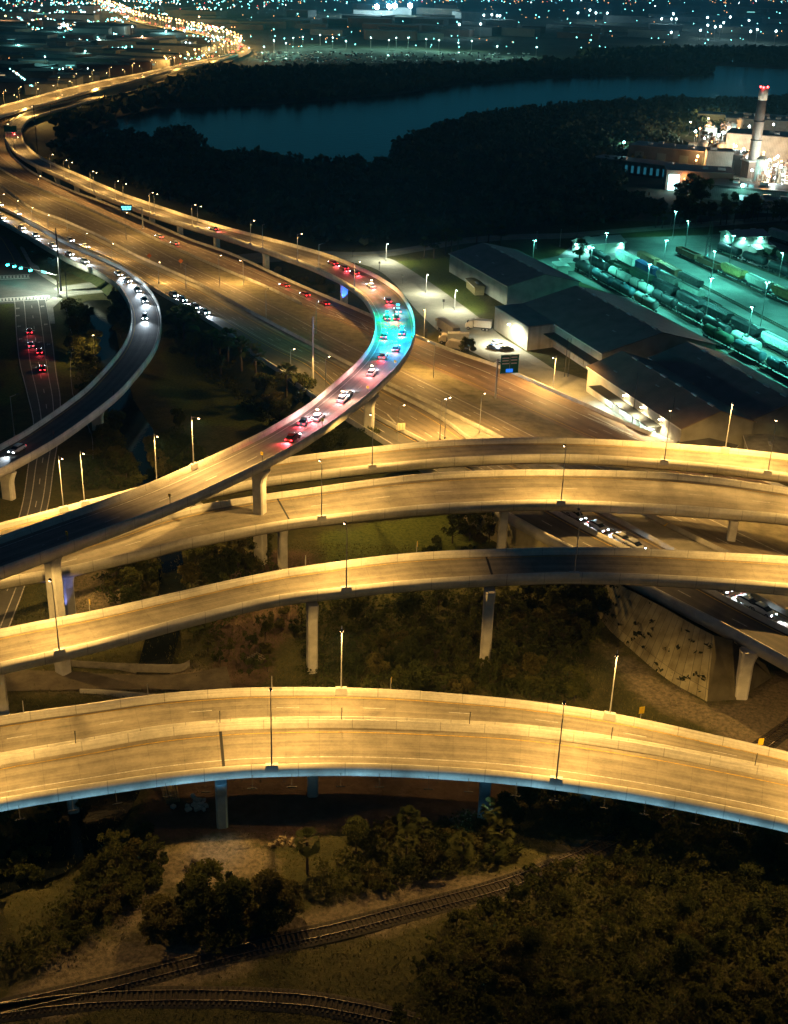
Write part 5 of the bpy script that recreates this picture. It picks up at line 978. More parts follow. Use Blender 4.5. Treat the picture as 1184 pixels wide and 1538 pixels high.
# ------------------------------------------------------------------ trees, bushes
def leafmat(name, a, b):
    m = mat(name, a, .75, .3, .35, 0, col2=b, spec=.15); n = m.node_tree; p = n.nodes['Principled BSDF']; t = n.nodes.new('ShaderNodeBsdfTranslucent'); mx = n.nodes.new('ShaderNodeMixShader'); mx.inputs[0].default_value = .45
    n.links.new(p.inputs['Base Color'].links[0].from_socket, t.inputs['Color']); n.links.new(p.outputs[0], mx.inputs[1]); n.links.new(t.outputs[0], mx.inputs[2]); n.links.new(mx.outputs[0], n.nodes['Material Output'].inputs['Surface']); return m
LEAF = [leafmat('leaves_dark', (.035,.045,.012), (.085,.095,.025)), leafmat('leaves_mid', (.055,.065,.016), (.12,.12,.03)), leafmat('leaves_olive', (.075,.07,.02), (.15,.13,.04))]
BARK = mat('bark', (.07,.055,.04), .95, .3, 3.)
def leafcloud(n, clumps, size, rng, flat=.8):
    """clumps: (x,y,z,r); leaf quads through each clump, denser toward its shell"""
    c = np.array(clumps); w = c[:,3]**2; idx = rng.choice(len(c), n, p=w/w.sum()); d = rng.normal(size=(n,3)); d /= np.linalg.norm(d,axis=1)[:,None]; r = rng.random(n)**.4
    pos = c[idx,:3]+d*(c[idx,3]*r)[:,None]*np.array([1,1,flat])
    a = rng.normal(size=(n,3)); a = a*.8+d*.2; a /= np.linalg.norm(a,axis=1)[:,None]; b = rng.normal(size=(n,3)); b -= a*(a*b).sum(1)[:,None]; b /= np.linalg.norm(b,axis=1)[:,None]
    s = size*(.5+rng.random(n)); p = a*s[:,None]; q = b*(s*.45)[:,None]
    v = np.stack([pos-p, pos-q*1.0, pos+p, pos+q],1).reshape(-1,3); v[:,2] = np.maximum(v[:,2], .02); f = np.arange(4*n).reshape(n,4); return v, f
def make_tree(kind, seed):
    rng = np.random.default_rng(seed); tr = MB(); R_ = rng.random
    if kind == 'bush':
        cl = [(rng.normal()*1.0, rng.normal()*1.0, .5+R_()*1.3, .55+R_()*.6) for _ in range(11)]; v, f = leafcloud(1500, cl, .26, rng)
        for k in range(5): c = cl[k]; tr.tube((0,0,-.2),c[:3],.06,.02,5,BARK)
    elif kind == 'tree':
        h = 5.5; tr.tube((0,0,-.3),(.1,.1,h*.45),.2,.14,7,BARK); cl = []
        for k in range(15):
            a = R_()*6.3; rad = 2.4*math.sqrt(R_()); z = h*.4+R_()*h*.55; rad *= 1-.5*abs(z/h-.62); cl.append((math.cos(a)*rad, math.sin(a)*rad, z, .7+R_()*.75))
            if k < 8: tr.tube((.1,.1,h*.42),cl[-1][:3],.08,.025,5,BARK)
        v, f = leafcloud(2600, cl, .27, rng)
    elif kind == 'big':
        h = 8.5; tr.tube((0,0,-.3),(.1,.1,h*.4),.3,.2,7,BARK); cl = []
        for k in range(26):
            a = R_()*6.3; rad = 4.0*math.sqrt(R_()); z = h*.32+R_()*h*.62; rad *= 1-.55*abs(z/h-.55); cl.append((math.cos(a)*rad, math.sin(a)*rad, z, .8+R_()*1.0))
            if k < 9: tr.tube((.1,.1,h*.38),cl[-1][:3],.11,.03,5,BARK)
        v, f = leafcloud(4200, cl, .3, rng)
    elif kind == 'sparse':
        h = 5; tr.tube((0,0,-.3),(.2,0,h*.5),.13,.08,6,BARK); cl = []
        for k in range(16):
            a = R_()*6.3; rad = 2.2*math.sqrt(R_()); z = h*.35+R_()*h*.6; cl.append((math.cos(a)*rad, math.sin(a)*rad, z, .35+R_()*.45)); tr.tube((.2*R_(),0,h*(.2+.3*R_())),cl[-1][:3],.05,.015,5,BARK)
        v, f = leafcloud(1100, cl, .22, rng)
    else:                                            # palm: fan fronds
        h = 4.6 if kind == 'palm' else 2.2; tr.tube((0,0,-.3),(.15,.1,h),.2,.17,8,BARK); vs = []
        for k in range(34):
            a = R_()*6.3; el = -.9+R_()*2.3; L_ = 1.2+R_()*.9; d = np.array([math.cos(a)*math.cos(el), math.sin(a)*math.cos(el), math.sin(el)]); side = np.cross(d,[0,0,1.]); side /= np.linalg.norm(side); up = np.cross(side,d); base = np.array([.15,.1,h])+d*.5
            for j in range(9):
                t = (j-4)/4*.85; e_ = d*math.cos(t)+side*math.sin(t); e_ = e_*L_*.62; dr = np.array([0,0,-.25*L_*abs(t)*.5-.12]); w_ = np.cross(e_,up); w_ = w_/np.linalg.norm(w_)*.075
                tip = base+d*.45+e_+dr; vs += [base+d*.35-w_, base+d*.45+e_*.5-w_*1.2, tip, base+d*.45+e_*.5+w_*1.2]
        v = np.array(vs); f = np.arange(len(v)).reshape(-1,4)
    return v, f, tr.mesh('trunk')
VARS = {}
for kind, n in (('bush',3),('tree',4),('big',2),('sparse',2),('palm',2),('shortpalm',2)):
    VARS[kind] = []
    for s in range(n):
        v, f, t = make_tree(kind, hash(kind) % 1000 if False else s*17+len(kind)*101); me = fastmesh('crown', v, f, LEAF[s % 3]); VARS[kind].append((me, t))
NAME = dict(bush=('bush','bush'), tree=('broadleaf_tree','tree'), big=('broadleaf_tree','tree'), sparse=('thin_tree','tree'), palm=('palm_tree','palm'), shortpalm=('palm_tree','palm'))
def plant(kind, loc, sc, label, group=None, var=None):
    me, t = VARS[kind][rng_p.randrange(len(VARS[kind])) if var is None else var]; n, c = NAME[kind]; o = empty(n, loc, rng_p.random()*6.28, label, c, group); o.scale = (sc*rng_p.uniform(.9,1.15),)*2+(sc*rng_p.uniform(.85,1.2),); link('trunk', t, o); link('crown', me, o); return o
rng_p = random.Random(5)
def scatter(poly, n, kinds, sc, label, group, mind=2.6, z=0.):
    q = pxpoly(poly); xs = [p[0] for p in q]; ys = [p[1] for p in q]; out = []; tries = 0
    while len(out) < n and tries < n*60:
        tries += 1; x, y = rng_p.uniform(min(xs),max(xs)), rng_p.uniform(min(ys),max(ys))
        if not inpoly(x,y,q) or any((x-a)**2+(y-b)**2 < mind*mind for a,b in out): continue
        out.append((x,y)); kd = rng_p.choice(kinds); kind_word = {'bush':'bush','tree':'leafy tree','big':'large leafy tree','sparse':'thin twiggy tree','palm':'fan palm','shortpalm':'low fan palm'}[kd]
        plant(kd, (x,y,z), rng_p.uniform(*sc), kind_word+' '+label, kind_word+' '+group)
scatter([(640,1400),(720,1365),(830,1300),(930,1290),(1100,1285),(1184,1300),(1300,1330),(1300,1600),(560,1600),(600,1520)], 110, ['tree','bush','bush','bush','sparse'], (.45,.8), 'in the dense thicket right of the rail tracks', 'in the right thicket', 1.9)
scatter([(470,1300),(560,1240),(680,1228),(760,1236),(770,1290),(720,1310),(600,1335),(480,1345)], 20, ['bush','tree','shortpalm','bush','palm'], (.6,.9), 'in the clump beside the right blue pier', 'beside the right blue pier', 1.9)
for x, y, k in ((462,1312,'palm'),(690,1292,'shortpalm'),(735,1255,'palm'),(750,1270,'shortpalm')): plant(k, P(x,y), .95, 'fan palm standing out of the clump below the blue girder', 'fan palms below the blue girder')
scatter([(230,1400),(300,1345),(370,1335),(385,1360),(440,1340),(440,1390),(320,1430),(240,1425)], 16, ['tree','bush','tree'], (.65,.95), 'in the dark clump above the diagonal track', 'above the diagonal track', 2.)
scatter([(80,1420),(90,1350),(170,1270),(235,1260),(230,1330),(160,1390),(110,1425)], 16, ['bush','sparse','bush'], (.6,1.), 'on the canal bank at lower left', 'on the lower left canal bank', 2.)
scatter([(-40,1330),(-40,1240),(80,1210),(130,1200),(60,1300),(0,1350)], 12, ['tree','bush'], (.6,.95), 'at the left edge below the front flyover', 'at the lower left edge', 2.2)
scatter([(780,1190),(1000,1200),(1184,1250),(1184,1300),(980,1290),(900,1260),(800,1225)], 18, ['bush','tree'], (.6,.9), 'in the shade under the right end of the front flyover', 'under the front flyover', 2.4)
scatter([(500,1030),(540,985),(620,960),(700,990),(800,1000),(880,1030),(880,1060),(700,1045),(560,1040)], 30, ['bush','tree','sparse','bush'], (.6,.95), 'just behind the front flyovers', 'just behind the front flyovers', 2.3)
scatter([(500,905),(720,890),(810,900),(900,930),(880,1000),(760,980),(600,960),(510,960)], 34, ['tree','sparse','bush'], (.6,.95), 'in the wooded hollow between the middle and front flyovers', 'in the wooded hollow', 2.8)
for x, y, s_ in ((820,905,1.),(858,912,1.05),(885,918,.9),(838,930,.9)): plant('big', P(x,y), s_*.75, 'big dark rounded tree at the left end of the weedy slope', 'dark trees beside the weedy slope', None)
scatter([(360,900),(450,890),(450,1000),(400,1030),(330,1000)], 12, ['bush','sparse'], (.5,.8), 'on the dirt strip between canal and tall piers', 'on the dirt strip', 2.6)
scatter([(268,955),(280,900),(330,880),(330,960),(290,1000)], 9, ['bush','tree','shortpalm'], (.6,.95), 'on the right canal bank below the dark-stretched flyover', 'on the right canal bank', 2.)
scatter([(135,870),(210,840),(235,870),(215,960),(180,910)], 12, ['bush','bush','tree'], (.6,.9), 'on the left canal bank beside the twin piers', 'on the left canal bank', 2.)
scatter([(275,880),(290,840),(390,820),(400,860),(330,890)], 13, ['tree','bush'], (.65,.95), 'right of the canal beneath the wide flyover', 'beneath the wide flyover', 2.2)
scatter([(480,850),(690,790),(750,800),(745,830),(600,850),(520,880)], 9, ['bush'], (.5,.8), 'at the rim of the mown clearing between flyovers', 'at the rim of the clearing', 3.)
for x, y in ((690,800),(705,812),(722,795),(735,815),(680,815)): plant('sparse', P(x,y), 1.15, 'drooping tree against the ochre retaining wall', 'trees against the ochre wall')
scatter([(205,690),(270,640),(300,700),(230,740),(180,700)], 11, ['tree','bush'], (.7,1.), 'beside the dark canal left of the long ramp', 'beside the dark canal', 2.4)
scatter([(150,650),(175,640),(215,720),(205,735),(150,720),(110,740)], 14, ['tree','bush'], (.7,1.), 'between the dark street and the canal', 'between street and canal', 2.6)
scatter([(95,455),(122,452),(140,490),(148,570),(170,640),(140,630),(112,560)], 22, ['bush','tree','bush'], (.6,.95), 'along the left canal bank by the crossing', 'along the canal by the crossing', 2.4)
scatter([(165,448),(188,450),(194,480),(192,520),(180,525),(168,490)], 12, ['tree','bush'], (.65,.95), 'inside the bend of the left ramp', 'inside the left bend', 2.2)
scatter([(25,350),(50,352),(85,372),(135,398),(140,410),(95,420),(60,395)], 15, ['tree','bush','palm'], (.65,.95), 'along the foot of the left ramp above the street', 'along the foot of the left ramp', 2.4)
scatter([(238,450),(262,462),(300,490),(345,520),(400,565),(440,600),(470,622),(520,655),(560,685),(470,690),(420,640),(380,600),(310,560),(250,520)], 62, ['bush','bush','tree'], (.9,1.3), 'on the bank below the motorway edge', 'below the motorway edge', 2.8, 1.)
for x, y in ((343,552),(364,566),(386,586),(266,505),(276,512),(290,524),(430,610),(320,540),(330,545)): plant('palm', P(x,y,1.2), 1.6, 'fan palm on the dark bank below the motorway edge', 'fan palms below the motorway edge')
for x, y in ((637,387),(652,388),(669,383),(678,380),(688,379),(716,372),(733,370),(752,371)): plant('palm', P(x,y), 1.5, 'palm silhouette along the service road behind the far warehouse', 'palms along the service road')
for x, y in ((703,533),): plant('big', P(x,y), .62, 'single round tree by the motorway barrier next to the motorhome')
plant('palm', P(868,408), 1.7, 'tall palm between the far warehouse and the first tank cars')
for k in range(16): plant('palm', P(985+k*12+rng_p.uniform(-4,4), 343-k*.9+rng_p.uniform(-2,3)), 1.4, 'palm in the line along the service road behind the yard', 'palms behind the yard')
scatter([(1005,305),(1060,285),(1120,290),(1150,310),(1184,320),(1184,345),(1040,348),(990,335)], 26, ['big','tree'], (.7,1.2), 'in the grove between the plant and the service road', 'in the plant grove', 5)
for x, y in ((1075,188),(1100,192),(1150,238),(1170,240),(1030,190),(1020,196),(1184,222),(1162,232)): plant('big', P(x,y), 1., 'rounded tree at the rim of the plant lawn', 'trees at the plant lawn')
scatter([(540,440),(566,430),(600,470),(560,470)], 8, ['bush'], (.6,.9), 'in the dark pit inside the S-curve', 'inside the S-curve', 2.5)
scatter([(380,410),(440,405),(540,432),(500,450),(430,425)], 12, ['bush'], (.6,.9), 'in the dark strip under the ramp by the blue-lit pier', 'under the ramp by the blue-lit pier', 2.5)
scatter([(60,248),(90,200),(110,225),(140,262),(95,250)], 18, ['tree','bush'], (.9,1.4), 'inside the far bend of the ramp', 'inside the far bend', 4)
# ---- far woods: one uncountable mass
rw = np.random.default_rng(4)
def forest(name, polys, step, size, per, mt, hole=(), hmax=9.):
    P_ = []
    for q in polys:
        w = pxpoly(q); xs = np.array(w); x = np.arange(xs[:,0].min(), xs[:,0].max(), step); y = np.arange(xs[:,1].min(), xs[:,1].max(), step); X, Y = np.meshgrid(x, y); X = X+rw.uniform(-.5,.5,X.shape)*step; Y = Y+rw.uniform(-.5,.5,Y.shape)*step
        ok = inpoly_np(X, Y, w)
        for h in hole: ok &= ~inpoly_np(X, Y, pxpoly(h))
        P_.append(np.stack([X[ok], Y[ok]],1))
    c = np.concatenate(P_); n = len(c); hh = hmax*(.55+.45*rw.random(n)); idx = np.repeat(np.arange(n), per); N_ = len(idx)
    d = rw.normal(size=(N_,3)); d /= np.linalg.norm(d,axis=1)[:,None]; rad = step*.62*(.8+.5*rw.random(n))
    pos = np.stack([c[idx,0], c[idx,1], hh[idx]*.62],1)+d*np.stack([rad[idx], rad[idx], hh[idx]*.4],1)*(rw.random(N_)**.35)[:,None]
    a = rw.normal(size=(N_,3)); a /= np.linalg.norm(a,axis=1)[:,None]; b = np.cross(a, rw.normal(size=(N_,3))); b /= np.linalg.norm(b,axis=1)[:,None]; s = size*(.6+.8*rw.random(N_))[:,None]
    v = np.stack([pos-a*s, pos-b*s*.7, pos+a*s, pos+b*s*.7],1).reshape(-1,3); return tag(link(name, fastmesh(name, v, np.arange(4*N_).reshape(-1,4), mt)), kind='stuff')
FM = mat('woods_leaves', (.035,.046,.022), .8, .3, .05, 0, col2=(.075,.085,.035))
forest('woods', [[(75,225),(115,226.3),(150,217.7),(190,209.2),(214,213.5),(222,224.2),(205,256.2),(215,258.3),(230,226.3),(243,207.1),(272,203.9),(300,217.7),(308,235.9),(330,239.1),(400,245.5),(470,257.3),(530,250.9),(580,254.1),(600,224.2),(660,197.5),(720,184.6),(800,170.8),(870,165.4),(1000,157.9),(1184,155.8),(1400,154.7),(1400,201.7),(1030,197.5),(1012,213.5),(1030,232.7),(990,244.4),(930,256.2),(930,297.8),(1010,324.5),(990,330),(900,340),(770,347),(640,362),(560,372),(478,370),(419,352),(330,332),(250,305),(180,280),(120,255)]], 6.5, 1.5, 42, FM)
forest('far_woods', [[(80,200),(130,175),(180,160),(330,106),(370,110),(480,109),(560,107),(700,108),(800,101),(878,95),(900,94),(1000,99),(1073,107),(1048,113),(900,114),(770,119),(700,124),(600,141),(500,149),(400,157),(330,159),(235,162),(176,175),(150,189),(112,206)],[(880,88),(1000,90),(1184,100),(1400,106),(1400,80),(1000,78),(860,82)]], 13, 3.6, 22, FM, hmax=10)
def undergrowth(polys, step, size, per, mt, hm): return forest('undergrowth', polys, step, size, per, mt, hole=[CANAL1, CANAL2], hmax=hm)
undergrowth([[(650,1395),(730,1362),(830,1308),(930,1290),(1184,1290),(1300,1330),(1300,1640),(520,1640),(610,1520)],[(470,1300),(560,1245),(680,1230),(770,1240),(775,1295),(600,1340),(480,1350)],[(230,1400),(300,1345),(440,1340),(440,1395),(320,1435)],[(-60,1450),(60,1390),(170,1270),(240,1260),(235,1330),(160,1400),(60,1460)],[(780,1190),(1184,1250),(1300,1300),(980,1290),(880,1255)]], 1.5, .2, 42, LEAF[1], 1.9)
undergrowth([[(450,900),(720,888),(900,925),(880,1000),(885,1060),(700,1045),(450,1035)],[(265,960),(285,860),(400,830),(420,860),(330,960)],[(130,870),(235,850),(215,960)],[(240,455),(300,492),(440,602),(560,685),(470,690),(400,640),(300,560)],[(96,455),(122,452),(150,570),(215,700),(205,735),(110,740),(150,650),(112,560)],[(205,690),(270,640),(300,700),(230,740)]], 1.9, .24, 34, LEAF[0], 1.8)
# grass and weeds near the camera
gr = np.random.default_rng(8); nb = 130000
gx_, gy_ = gr.uniform(-75,75,nb), gr.uniform(92,215,nb); bad = np.zeros(nb,bool)
for q in (CANAL1, CANAL2, SAND[0], SAND[2], SAND[3], DIRT[0], [(-60,1010),(340,1000),(350,1036),(-60,1040)]): bad |= inpoly_np(gx_+gr.normal(size=nb)*.8, gy_+gr.normal(size=nb)*.8, pxpoly(q))&(gr.random(nb) < .93)
for q in (st_l+st_r[::-1],): bad |= inpoly_np(gx_, gy_, pxpoly(q))
gx_, gy_ = gx_[~bad], gy_[~bad]; nb = len(gx_); ang = gr.uniform(0,6.28,nb); h = gr.uniform(.1,.4,nb); w = gr.uniform(.03,.08,nb); lx, ly = gr.normal(size=nb)*.2, gr.normal(size=nb)*.2
b0 = np.stack([gx_-np.cos(ang)*w, gy_-np.sin(ang)*w, np.full(nb,-.15)],1); b1 = np.stack([gx_+np.cos(ang)*w, gy_+np.sin(ang)*w, np.full(nb,-.15)],1); tp = np.stack([gx_+lx, gy_+ly, h],1)
tag(link('grass', fastmesh('grass', np.stack([b0,b1,tp],1).reshape(-1,3), np.arange(3*nb).reshape(-1,3), mat('grass_blades', (.07,.08,.02), .9, .3, .3, 0, col2=(.17,.15,.05)))), kind='stuff')
# bits and pieces by the front pier and elsewhere
def pile(name, px, label, cat, fn): o = empty(name, P(*px,-.1), rng_p.random()*3, label, cat); fn(o); return o
def rubble(o):
    for k in range(16): m = MB(); x, y = rng_p.gauss(0,1.1), rng_p.gauss(0,.8); m.box((x,y,.2+rng_p.random()*.3),(.4+rng_p.random()*.6,.3+rng_p.random()*.4,.25+rng_p.random()*.25),rng_p.random()*3,CONC); m.obj('slab', o)
def poles(o):
    for k in range(14): m = MB(); y = (k % 7)*.28; m.tube((-3,y,.15+.25*(k//7)),(3,y+rng_p.gauss(0,.2),.15+.25*(k//7)),.12,.12,6,mat('yellow_timber', (.26,.2,.1), .9, .3, 2)); m.obj('timber', o)
def logs(o):
    for k in range(2): m = MB(); m.tube((-1.5,k*1.6,.3),(1.5,k*1.4,.3),.28,.26,8,BARK); m.obj('log', o)
def pallet(o):
    for k in range(6): m = MB(); m.box((0,k*.5-1.2,.3),(2.6,.14,.1),0,mat('pallet_wood', (.3,.24,.15), .9, .2, 2)); m.obj('board', o)
    for k in (-1.1,0,1.1): m = MB(); m.box((k,0,.18),(.14,2.8,.12),0,mat('pallet_wood', (.3,.24,.15), .9, .2, 2)); m.obj('bearer', o)
pile('rubble_pile', (293,1212), 'heap of broken pale concrete slabs left of the left blue pier', 'rubble', rubble); pile('timber_pile', (265,1185), 'stack of yellowish timbers under the front flyover', 'timber', poles); pile('logs', (303,1301), 'two dark logs lying on the pale sand patch', 'log', logs); pile('timber_crate', (385,990), 'square timber frame lying in the grass between the piers', 'frame', pallet)
o = empty('debris_heap', P(425,1268), 0, 'small bright heap of rubbish at the sand edge', 'rubbish'); m = MB()
for k in range(14): m.box((rng_p.gauss(0,.8),rng_p.gauss(0,.5),.2+rng_p.random()*.3),(.5,.4,.3),rng_p.random()*3,mat('rubbish', (.22,.17,.09), .8, .5, 3)); 
m.obj('rubbish', o)
o = empty('culvert_wall', (0,0,0), 0, 'low curved concrete parapet along the dirt road over the canal', 'wall'); c = line3([(55,994),(110,1000),(170,1004),(235,1006),(270,1006),(285,1000)],0,60); loft([c+np.array([0,0,-1]), c+np.array([0,0,.9]), c+np.array([0,.35,.9]), c+np.array([0,.35,-1])], mat('parapet_concrete', (.2,.18,.14), .9, .35, .6), 'parapet', o)
c = line3([(120,1040),(165,1042),(230,1048),(262,1052)],0,40); loft([c+np.array([0,0,-1.4]), c+np.array([0,0,.5]), c+np.array([0,.35,.5]), c+np.array([0,.35,-1.4])], CONCD, 'headwall', o)
o = empty('fence', (0,0,0), 0, 'pale wire fence line along the canal bank beside the dark street', 'fence'); c = line3([(87,446),(99,462),(105,490),(110,515),(106,545),(108,580),(112,600),(125,625),(138,655),(140,690)],1.1,80); loft([c+np.array([-.04,0,0]), c+np.array([-.04,0,.08]), c+np.array([.04,0,.08]), c+np.array([.04,0,0])], GALV, 'top_rail', o, closed=True)
for k in range(0,80,4): m = MB(); m.tube(c[k]-np.array([0,0,1.2]), c[k], .05,.05,5,GALV); m.obj('post', o)
# ------------------------------------------------------------------ blue accent lights
def spot_fix(loc, aim, col, pw, cone, label, mt=BLULAMP, grp=None):
    o = empty('accent_floodlight', loc, 0, label, 'lamp', grp); m = MB(); m.box((0,0,.15),(.5,.4,.3),0,DARK); m.obj('housing', o); m = MB(); m.box((0,0,.26),(.3,.2,.04),0,mt); m.obj('lens', o); lamp_light('accent_beam', (0,0,.6), col, pw, o, cone, aim, .1, .5); return o
for dx in (-1.6, 1.6):
    b = P(517,456,.2); spot_fix((b[0]+dx*.6, b[1]-2.2, .2), (-dx*.1,.28,1), (.03,.12,1), 5500, 70, 'blue floodlight at the foot of the blue-lit pier', grp='blue pier floodlights')
dA = D5.d; ks = range(6, D5.n-6)
for q in np.arange(dA[nearest(D5,-60,1165)], dA[nearest(D5,1250,1165)], 6.):
    k = int(np.searchsorted(dA, q)); p = D5.off(D5.w+1.5, -1.3)[k]; tq = D5.off(D5.w-.5, -.75)[k]-p
    m = MB(); m.box((0,0,0),(1.2,.12,.1),math.atan2(D5.t[k][1], D5.t[k][0]),DARK); n_ = D5.N[k]; m.tube((0,0,0),-n_*1.5+np.array([0,0,1.0]),.03,.03,5,DARK); f_ = m.obj('accent_light', D5.o); f_.location = p
    ld = bpy.data.lights.new('accent_beam', 'AREA'); ld.shape = 'RECTANGLE'; ld.size = 5.6; ld.size_y = .1; ld.energy = 30; ld.color = (.3,.66,.95); ld.spread = math.radians(120)
    lo = bpy.data.objects.new('accent_beam', ld); COL.objects.link(lo); lo.parent = D5.o; z_ = -Vector(tq).normalized(); x_ = Vector(D5.t[k]).normalized(); y_ = z_.cross(x_).normalized(); x_ = y_.cross(z_); M_ = Matrix((x_, y_, z_)).transposed().to_4x4(); M_.translation = Vector(p+tq*.06); lo.matrix_local = M_
for x, y in ((334,1236),(726,1222)):
    k = int(np.argmin(np.linalg.norm((D5.c-P(x,y))[:, :2], axis=1))); p = D5.off(D5.w+1.2, -1.6)[k]; tq = P(x,y,3.5)-p; lamp_light('accent_beam', tuple(p), (.3,.66,.95), 600, D5.o, 62, tuple(tq), .1, .9)
b = P(95,925,.2); spot_fix((b[0], b[1]-3, .2), (0,.3,1), (.3,.35,1), 1800, 60, 'violet floodlight at the foot of the twin piers')
# green and cyan glow on the S-curve: cars added to carry coloured lights, real source unknown
for px_, py_, ln_, cc, pw, mt, lb in ((586,482,.35,(.0,1,.42),9000,emis('added_light_green', (0,1,.35), 20),'car added to carry a green glow light in the tight bend'),(604,500,-.35,(.0,.5,1),13000,emis('added_light_cyan', (0,.7,1), 20),'car added to carry a cyan glow light in the tight bend'),(603,462,-.3,(.1,.62,.9),5000,emis('added_light_cyan', (0,.7,1), 20),'first car added to carry a blue-green glow light before the tight bend'),(596,530,-.3,(.05,.45,1),9000,emis('added_light_cyan', (0,.7,1), 20),'last car added to carry a cyan glow light after the tight bend'),(585,505,.5,(.0,.9,.6),6000,emis('added_light_green', (0,1,.35), 20),'car added to carry a sea-green glow light on the inner lane')):
    k = nearest(DS, px_, py_); p = DS.c[k]+DS.N[k]*DS.w[k]*ln_; t = DS.t[k]; o = car((p[0],p[1],p[2]+.01), math.atan2(t[1],t[0])+math.pi, 5, lb, None, True, 0, 700)
    m = MB(); m.tube((-.4,0,1.45),(-.4,0,2.3),.05,.05,6,DARK); m.obj('added_light_mast', o); m = MB(); m.box((-.4,0,2.36),(.25,.9,.14),0,mt); m.obj('added_roof_light', o); lamp_light('added_car_glow', (-.4,0,2.9), cc, pw, o, None, radius=.5)
for px_, py_, cc, pw in ((560,432,(1,.5,.45),2500),(555,565,(1,.45,.4),5000),(515,598,(1,.55,.4),6000),(470,626,(1,.5,.5),5000)):  # cars added with pinkish lights to warm the ramp surface
    k = nearest(DS, px_, py_); p = DS.c[k]-DS.N[k]*.3; t = DS.t[k]; o = car((p[0],p[1],p[2]+.01), math.atan2(t[1],t[0])+math.pi, 1, 'white car added to carry a pink glow light on the S-curve', 'white cars with added glow lights', True, 3000, 3000)
    m = MB(); m.tube((-.4,0,1.45),(-.4,0,2.3),.05,.05,6,DARK); m.obj('added_light_mast', o); m = MB(); m.box((-.4,0,2.36),(.25,.5,.14),0,SOD); m.obj('added_roof_light', o); lamp_light('added_car_glow', (-.4,0,2.9), cc, pw, o, None, radius=.5)
# ------------------------------------------------------------------ far city
rc_ = random.Random(21)
CWALL = [mat('city_wall_'+n, tuple(q*.6 for q in c), .9, .2, .1) for n, c in (('tan',(.22,.19,.15)),('grey',(.2,.2,.2)),('white',(.4,.4,.38)),('brick',(.16,.09,.07)))]; CROOF = mat('city_roof', (.07,.07,.07), .9, .3, .05)
WINL = [emis('city_window_teal', (.3,1,.95), .9), emis('city_window_warm', (1,.7,.35), .9), emis('city_window_dim', (.15,.5,.55), .5)]
def city_building(x, y, w, d, h, label, grp):
    o = empty('city_building', P(x,y), rc_.uniform(-.5,.5), label, 'building', grp); m = MB(); m.box((0,0,h/2),(w,d,h),0,rc_.choice(CWALL)); m.obj('wall', o); m = MB(); m.box((0,0,h+.3),(w+.6,d+.6,.6),0,CROOF); m.obj('roof', o)
    if rc_.random() < (.5 if 'upper' in grp else .12): m = MB(); m.box((0,-d/2-.1,h*.5),(w*rc_.uniform(.1,.4),.2,h*rc_.uniform(.1,.2)),0,rc_.choice(WINL)); m.obj('window_band', o)
BEND = cr([(250,103,0),(330,84,0),(362,72,0),(345,62,0),(318,54,0),(290,47,0),(255,41,0),(220,33,0),(200,28,0),(185,20,0),(160,11,0)], 8)
for k in range(180):
    x = rc_.uniform(0,330) if k < 120 else rc_.uniform(330,1184); y = rc_.uniform(18,140) if k < 120 else rc_.uniform(12,62)
    if y > 155-.22*x and k < 120: continue
    if np.min(np.hypot((BEND[:,0]-x)*.8, BEND[:,1]-y-np.where(BEND[:,1] < y, -6, 0))) < 15: continue
    s_ = 1+(140-y)/90.; city_building(x, y, rc_.uniform(18,45)*s_, rc_.uniform(12,25)*s_, rc_.uniform(4,9)*min(s_,1.6), 'low building among the distant city lights '+('at upper left' if k < 120 else 'beyond the river'), 'distant low buildings '+('at upper left' if k < 120 else 'beyond the river'))
for x, y, w, d, h, lb, wm in ((228,62,40,14,14,'pale lit billboard-like building below the far bend of lights',WINL[0]),(250,72,70,20,8,'flat hall with a lit teal front at upper left',WINL[0]),(40,74,110,26,8,'long dark hall with a row of teal door lights at upper left',WINL[2]),(30,58,120,30,9,'long grey hall at the far upper left',WINL[2]),(200,68,60,15,7,'white-lit shop front beside the far junction',WINL[0])):
    o = empty('city_building', P(x,y), 0, lb, 'building'); m = MB(); m.box((0,0,h/2),(w,d,h),0,CWALL[2]); m.obj('wall', o); m = MB(); m.box((0,0,h+.3),(w+1,d+1,.6),0,CROOF); m.obj('roof', o); m = MB(); m.box((0,-d/2-.1,h*.45),(w*.8,.2,h*.3),0,wm); m.obj('window_band', o)
def dist(x, y): return float(np.linalg.norm(P(x,y)-np.array([0,0,H])))
LM = {}
def far_lamp(x, y, h, mt, k, label, grp, name='street_lamp', pw=0, col=SODC):
    ds = dist(x,y); r = ds/1202*k; key = (mt.name, round(r,1), round(h))
    if key not in LM:
        m = MB(); m.tube((0,0,0),(0,0,h),.2,.15,5,GALV); a = m.mesh('pole'); m = MB(); m.ball((0,0,h+r*.5), r, mt, 6); LM[key] = (a, m.mesh('lamp_globe'))
    o = empty(name, P(x,y), 0, label, 'street lamp', grp); link('pole', LM[key][0], o); link('lamp_globe', LM[key][1], o)
    if pw: lamp_light('lamp_light', (0,0,h+r*2), col, pw, o)
ORF = emis('far_lamp_orange', (1,.42,.13), 7); ORG2 = emis('far_lamp_amber', (1,.52,.2), 16); STAD = emis('stadium_lamp', (.75,.95,1), 160); TEF = emis('far_lamp_teal', (.22,1,.95), 13); WHF = emis('far_lamp_white', (.7,1,1), 14); REF = emis('far_lamp_red', (1,.05,.06), 8); GRF = emis('far_lamp_green', (.2,1,.35), 5)
cl = cr([(a[0]/1., a[1], 0) for a in [(250,103),(330,84),(362,72),(345,62),(318,54),(290,47),(255,41),(220,33),(200,28),(185,20),(160,11),(140,4)]], 8)
